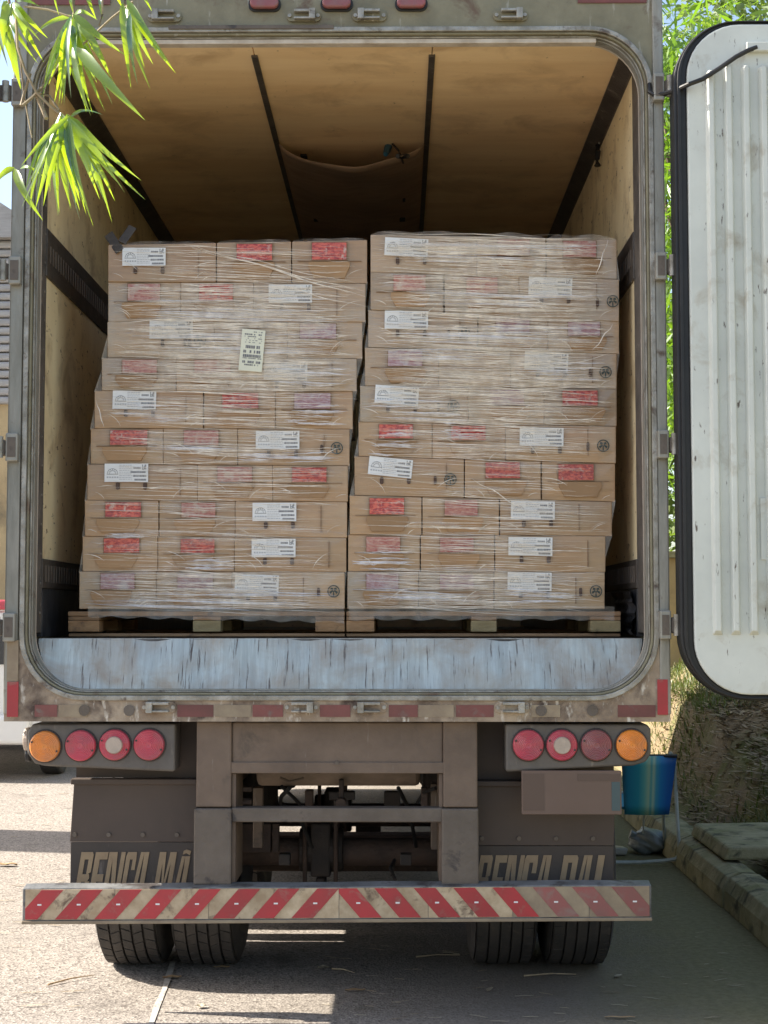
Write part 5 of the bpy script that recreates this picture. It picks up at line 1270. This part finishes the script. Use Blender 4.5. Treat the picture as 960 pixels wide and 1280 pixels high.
g = MB(); g.tube([P(829, 1012, 10.05), P(830, 1040, 10.2), P(831, 1056, 10.25)], .010, 8); g.tube([(cX(745), CYY + .3, .40), (cX(838), CYY + .3, .40)], .01, 8); g.tube([P(805, 1014, 10.1), P(804, 1042, 10.15)], .006, 6); g.build('leg', 'chairtube', ch, smooth=True)
g = MB(); g.tube([(cX(770), CYY - .26, cZ(940)), (cX(838), CYY - .26, cZ(940))], .011, 8); g.build('top_rail', 'black', ch, smooth=True)
# plastic bag
bm = bmesh.new(); bmesh.ops.create_icosphere(bm, subdivisions=4, radius=1)
c0 = PG(812, 1066, 0)
for v in bm.verts:
    p = v.co; k = 1 + .10 * math.sin(p.x * 5 + p.z * 3) + .07 * math.sin(p.y * 7 + p.x * 4) + .06 * math.sin(p.z * 11 + p.x * 9)
    z = p.z * k; v.co = Vector((p.x * k * .125, p.y * k * .12, max(-.0, .075 + z * .085)))
me = bpy.data.meshes.new('plastic_bag')
for f in bm.faces: f.smooth = True
bm.to_mesh(me); bm.free(); me.materials.append(G['bag']); o = link('plastic_bag', me, None, c0)
tag(o, 'knotted grey plastic bag on the ground under the blue chair', 'bag')
g = MB(); kk = c0 + Vector((-.10, -.02, .12)); g.tube([kk + Vector((.03, 0, -.03)), kk, kk + Vector((-.03, 0, .01))], [.012, .02, .028], 7); g.build('knot', 'bag', o, loc=c0, smooth=True)
g = MB(); a = PG(772, 1070, .0); g.hexa([(a.x - .12, a.y, .005), (a.x + .06, a.y, .003), (a.x + .075, a.y, .05), (a.x - .12, a.y, .07)], [(a.x - .12, a.y + .15, .005), (a.x + .06, a.y + .14, .003), (a.x + .06, a.y + .13, .045), (a.x - .12, a.y + .14, .06)])
tag(g.build('food_tub', 'paleplastic', None, bevel=.015, seg=3), 'small pale plastic tub lying left of the grey bag', 'tub')

# ================================================================== LEFT background
VY = 14.9; vx1 = px_x(74, VY, 950)
van = empty('parked_van', (vx1 - .95, VY + 2, 0), 'white van parked behind the truck at the left edge, rear bumper and wheel showing', 'van')
g = MB(); g.prism([(vx1 - 2.0, .42), (vx1 - .06, .42), (vx1 - .02, 1.0), (vx1 - .36, 1.62), (vx1 - 1.85, 1.62), (vx1 - 2.02, 1.0)], VY - .1, VY + 4.3); g.build('body', 'carpaint', van, bevel=.05, seg=3)
g = MB(); g.box(vx1 - 2.05, vx1 - .25, VY - .22, VY - .11, .34, .62); g.build('rear_bumper', 'carpaint', van, bevel=.04, seg=3)
g = MB(); g.box(vx1 - 1.8, vx1 - .42, VY - .115, VY - .105, 1.1, 1.5); g.build('rear_window', 'glass', van)
g = MB(); g.box(vx1 - 1.2, vx1 - .38, VY - .14, VY - .05, 1.625, 1.72); g.build('roof_lamp', 'red', van, bevel=.02)
for q_ in (vx1 - .42, vx1 - 1.94):
    g = MB(); g.box(q_, q_ + .12, VY - .13, VY - .06, .8, 1.15); g.build('tail_lamp', 'red', van, bevel=.02)
for xo in (vx1 - .16, vx1 - 1.85):
    for yo in (VY + .5, VY + 3.3):
        g = MB(); g.cyl((xo - .1, yo, .33), (xo + .1, yo, .33), .33, n=28); tw = g.build('tyre', 'tyre', van, bevel=.03); g = MB(); g.cyl((xo - .11, yo, .33), (xo + .11, yo, .33), .2, n=20); g.build('rim', 'alu', van)
# building with grey cladding over an ochre ground floor
BLY = 20.0
bld = empty('building', (-9, BLY + 4, 0), 'low building with grey horizontal cladding above ochre wall at the left edge', 'building')
bx1 = px_x(40, BLY, 500)
g = MB(); g.box(bx1 - 10, bx1, BLY, BLY + 8, 0, px_z(505, BLY)); g.build('ground_floor_wall', 'stucco', bld)
z0, z1 = px_z(505, BLY), px_z(300, BLY); k = 0; z = z0
while z < z1:
    g = MB(); g.prism([(bx1 - 10, z), (bx1 + .05, z), (bx1 + .05, z + .10), (bx1 - 10, z + .10)], BLY - .06, BLY + .1)
    # bevelled board
    g.build('cladding_board', 'cladding', bld, bevel=.03); z += .115
g = MB(); g.box(bx1 - 10, bx1 + .02, BLY + .02, BLY + 8, z0, z1); g.build('upper_wall', 'cladding', bld)
g = MB(); g.prism([(bx1 - 10.2, z1), (bx1 + .2, z1), (bx1 + .2, z1 + .06), (bx1 - 5, z1 + 3.5), (bx1 - 10.2, z1 + 1.0)], BLY - .2, BLY + 8.2); g.build('roof', 'cladding', bld)
g = MB(); g.box(px_x(10, BLY - 1), px_x(16, BLY - 1), BLY - 1, BLY - .9, 0, z0 + 1.2); tag(g.build('downpipe', 'soot', None), 'dark upright post in front of the ochre wall at left edge', 'post')
# unseen pillar added outside the picture to cast the shadow band at left
g = MB(); g.box(-7.6, -6.9, 11.3, 12.15, 0, 5.2); tag(g.build('shadow_pillar', 'stucco', None), 'unseen square pillar added left of the yard to cast a shadow band', 'pillar')

# ================================================================== litter on the ground
def litter(px, py, l, w_, ang, m, nm, lab, grp):
    p = PG(px, py); g = MB(); n = 6; V = []
    ca, sa = math.cos(ang), math.sin(ang)
    for i in range(n + 1):
        t = i / n; ww = w_ * math.sin(math.pi * min(1, .08 + t * .9)) ** .8; x = (t - .5) * l; z = .006 + .25 * w_ * math.sin(t * 5 + l * 30) ** 2
        for s in (-1, 0, 1): V.append((p.x + x * ca - s * ww * sa, p.y + x * sa + s * ww * ca, z + (abs(s)) * w_ * .3))
    g.mesh(V, [(i * 3 + s, i * 3 + s + 1, (i + 1) * 3 + s + 1, (i + 1) * 3 + s) for i in range(n) for s in range(2)])
    tag(g.build(nm, m, None, smooth=True), lab, cat_[nm], grp)
cat_ = {'fallen_leaf': 'leaf', 'twig': 'twig', 'straw': 'straw'}
litter(444, 1240, .085, .014, .05, 'dryleaf', 'fallen_leaf', 'rounded yellow-brown leaf lying in the shadow below the bumper middle', None)
litter(277, 1211, .07, .012, .1, 'dryleaf', 'fallen_leaf', 'brown curled leaf just behind the left inner tyre', None)
litter(612, 1239, .07, .012, 1.2, 'paleleaf', 'fallen_leaf', 'pale leaf on shaded asphalt left of the right tyres', None)
litter(773, 1222, .06, .012, .9, 'paleleaf', 'fallen_leaf', 'pale folded leaf on shaded asphalt below the right bumper end', None)
litter(775, 1274, .12, .010, .0, 'dryleaf', 'fallen_leaf', 'reddish brown leaf at the very bottom right of centre', None)
litter(564, 1194, .09, .013, -.6, 'paleleaf', 'fallen_leaf', 'pale bent leaf beside the inner right tyre', None)
litter(8, 1083, .14, .03, .0, 'dryleaf', 'fallen_leaf', 'orange dry leaf on sunlit ground at the left edge', None)
litter(404, 1212, .05, .02, .4, 'paleleaf', 'fallen_leaf', 'crumpled pale leaf under the bumper', None)
litter(252, 1260, .04, .016, .4, 'paleleaf', 'fallen_leaf', 'crumpled pale scrap in the lit band near the joint', None)
litter(215, 1224, .08, .018, .1, 'dryleaf', 'fallen_leaf', 'brown leaf caught on the pale joint', None)
litter(458, 1086, .06, .03, 1.1, 'paleleaf', 'fallen_leaf', 'yellow leaf under the truck beyond the bumper', None)
rs = random.Random(21)
for k in range(80):
    px, py = rs.uniform(380, 940), rs.uniform(1165, 1279)
    litter(px, py, rs.uniform(.015, .09), rs.uniform(.0016, .005), rs.uniform(-.6, .6), rs.choice(('drystraw', 'paleleaf')), 'straw', 'thin dry straw lying on the shaded asphalt behind the truck', 'straws scattered on the shaded asphalt')
for k in range(26):
    px, py = rs.uniform(0, 110), rs.uniform(985, 1270)
    litter(px, py, rs.uniform(.04, .14), rs.uniform(.002, .006), rs.uniform(-.4, .4), rs.choice(('drystraw', 'paleleaf')), 'straw', 'thin dry straw lying on the sunlit asphalt at the left', 'straws scattered on the sunlit asphalt')
for a, b, m_ in (((655, 1222), (720, 1220), 'drystraw'), ((520, 1198), (575, 1196), 'drystraw'), ((415, 1213), (443, 1218), 'drystraw'), ((60, 1233), (118, 1221), 'dryleaf')):
    pa, pb = PG(*a), PG(*b); g = MB(); g.tube([(pa.x, pa.y, .008), ((pa.x + pb.x) / 2, (pa.y + pb.y) / 2 + .01, .012), (pb.x, pb.y, .008)], [.004, .003, .0015], 6)
    tag(g.build('twig', m_, None, smooth=True), {655: 'long pale twig on the ground below the right tyres', 520: 'thin twig beside the inner right tyre', 415: 'short pale twig under the bumper middle', 60: 'long thin twig on sunlit ground left of the tyres'}[a[0]], 'twig')
print('objects', len(bpy.data.objects))
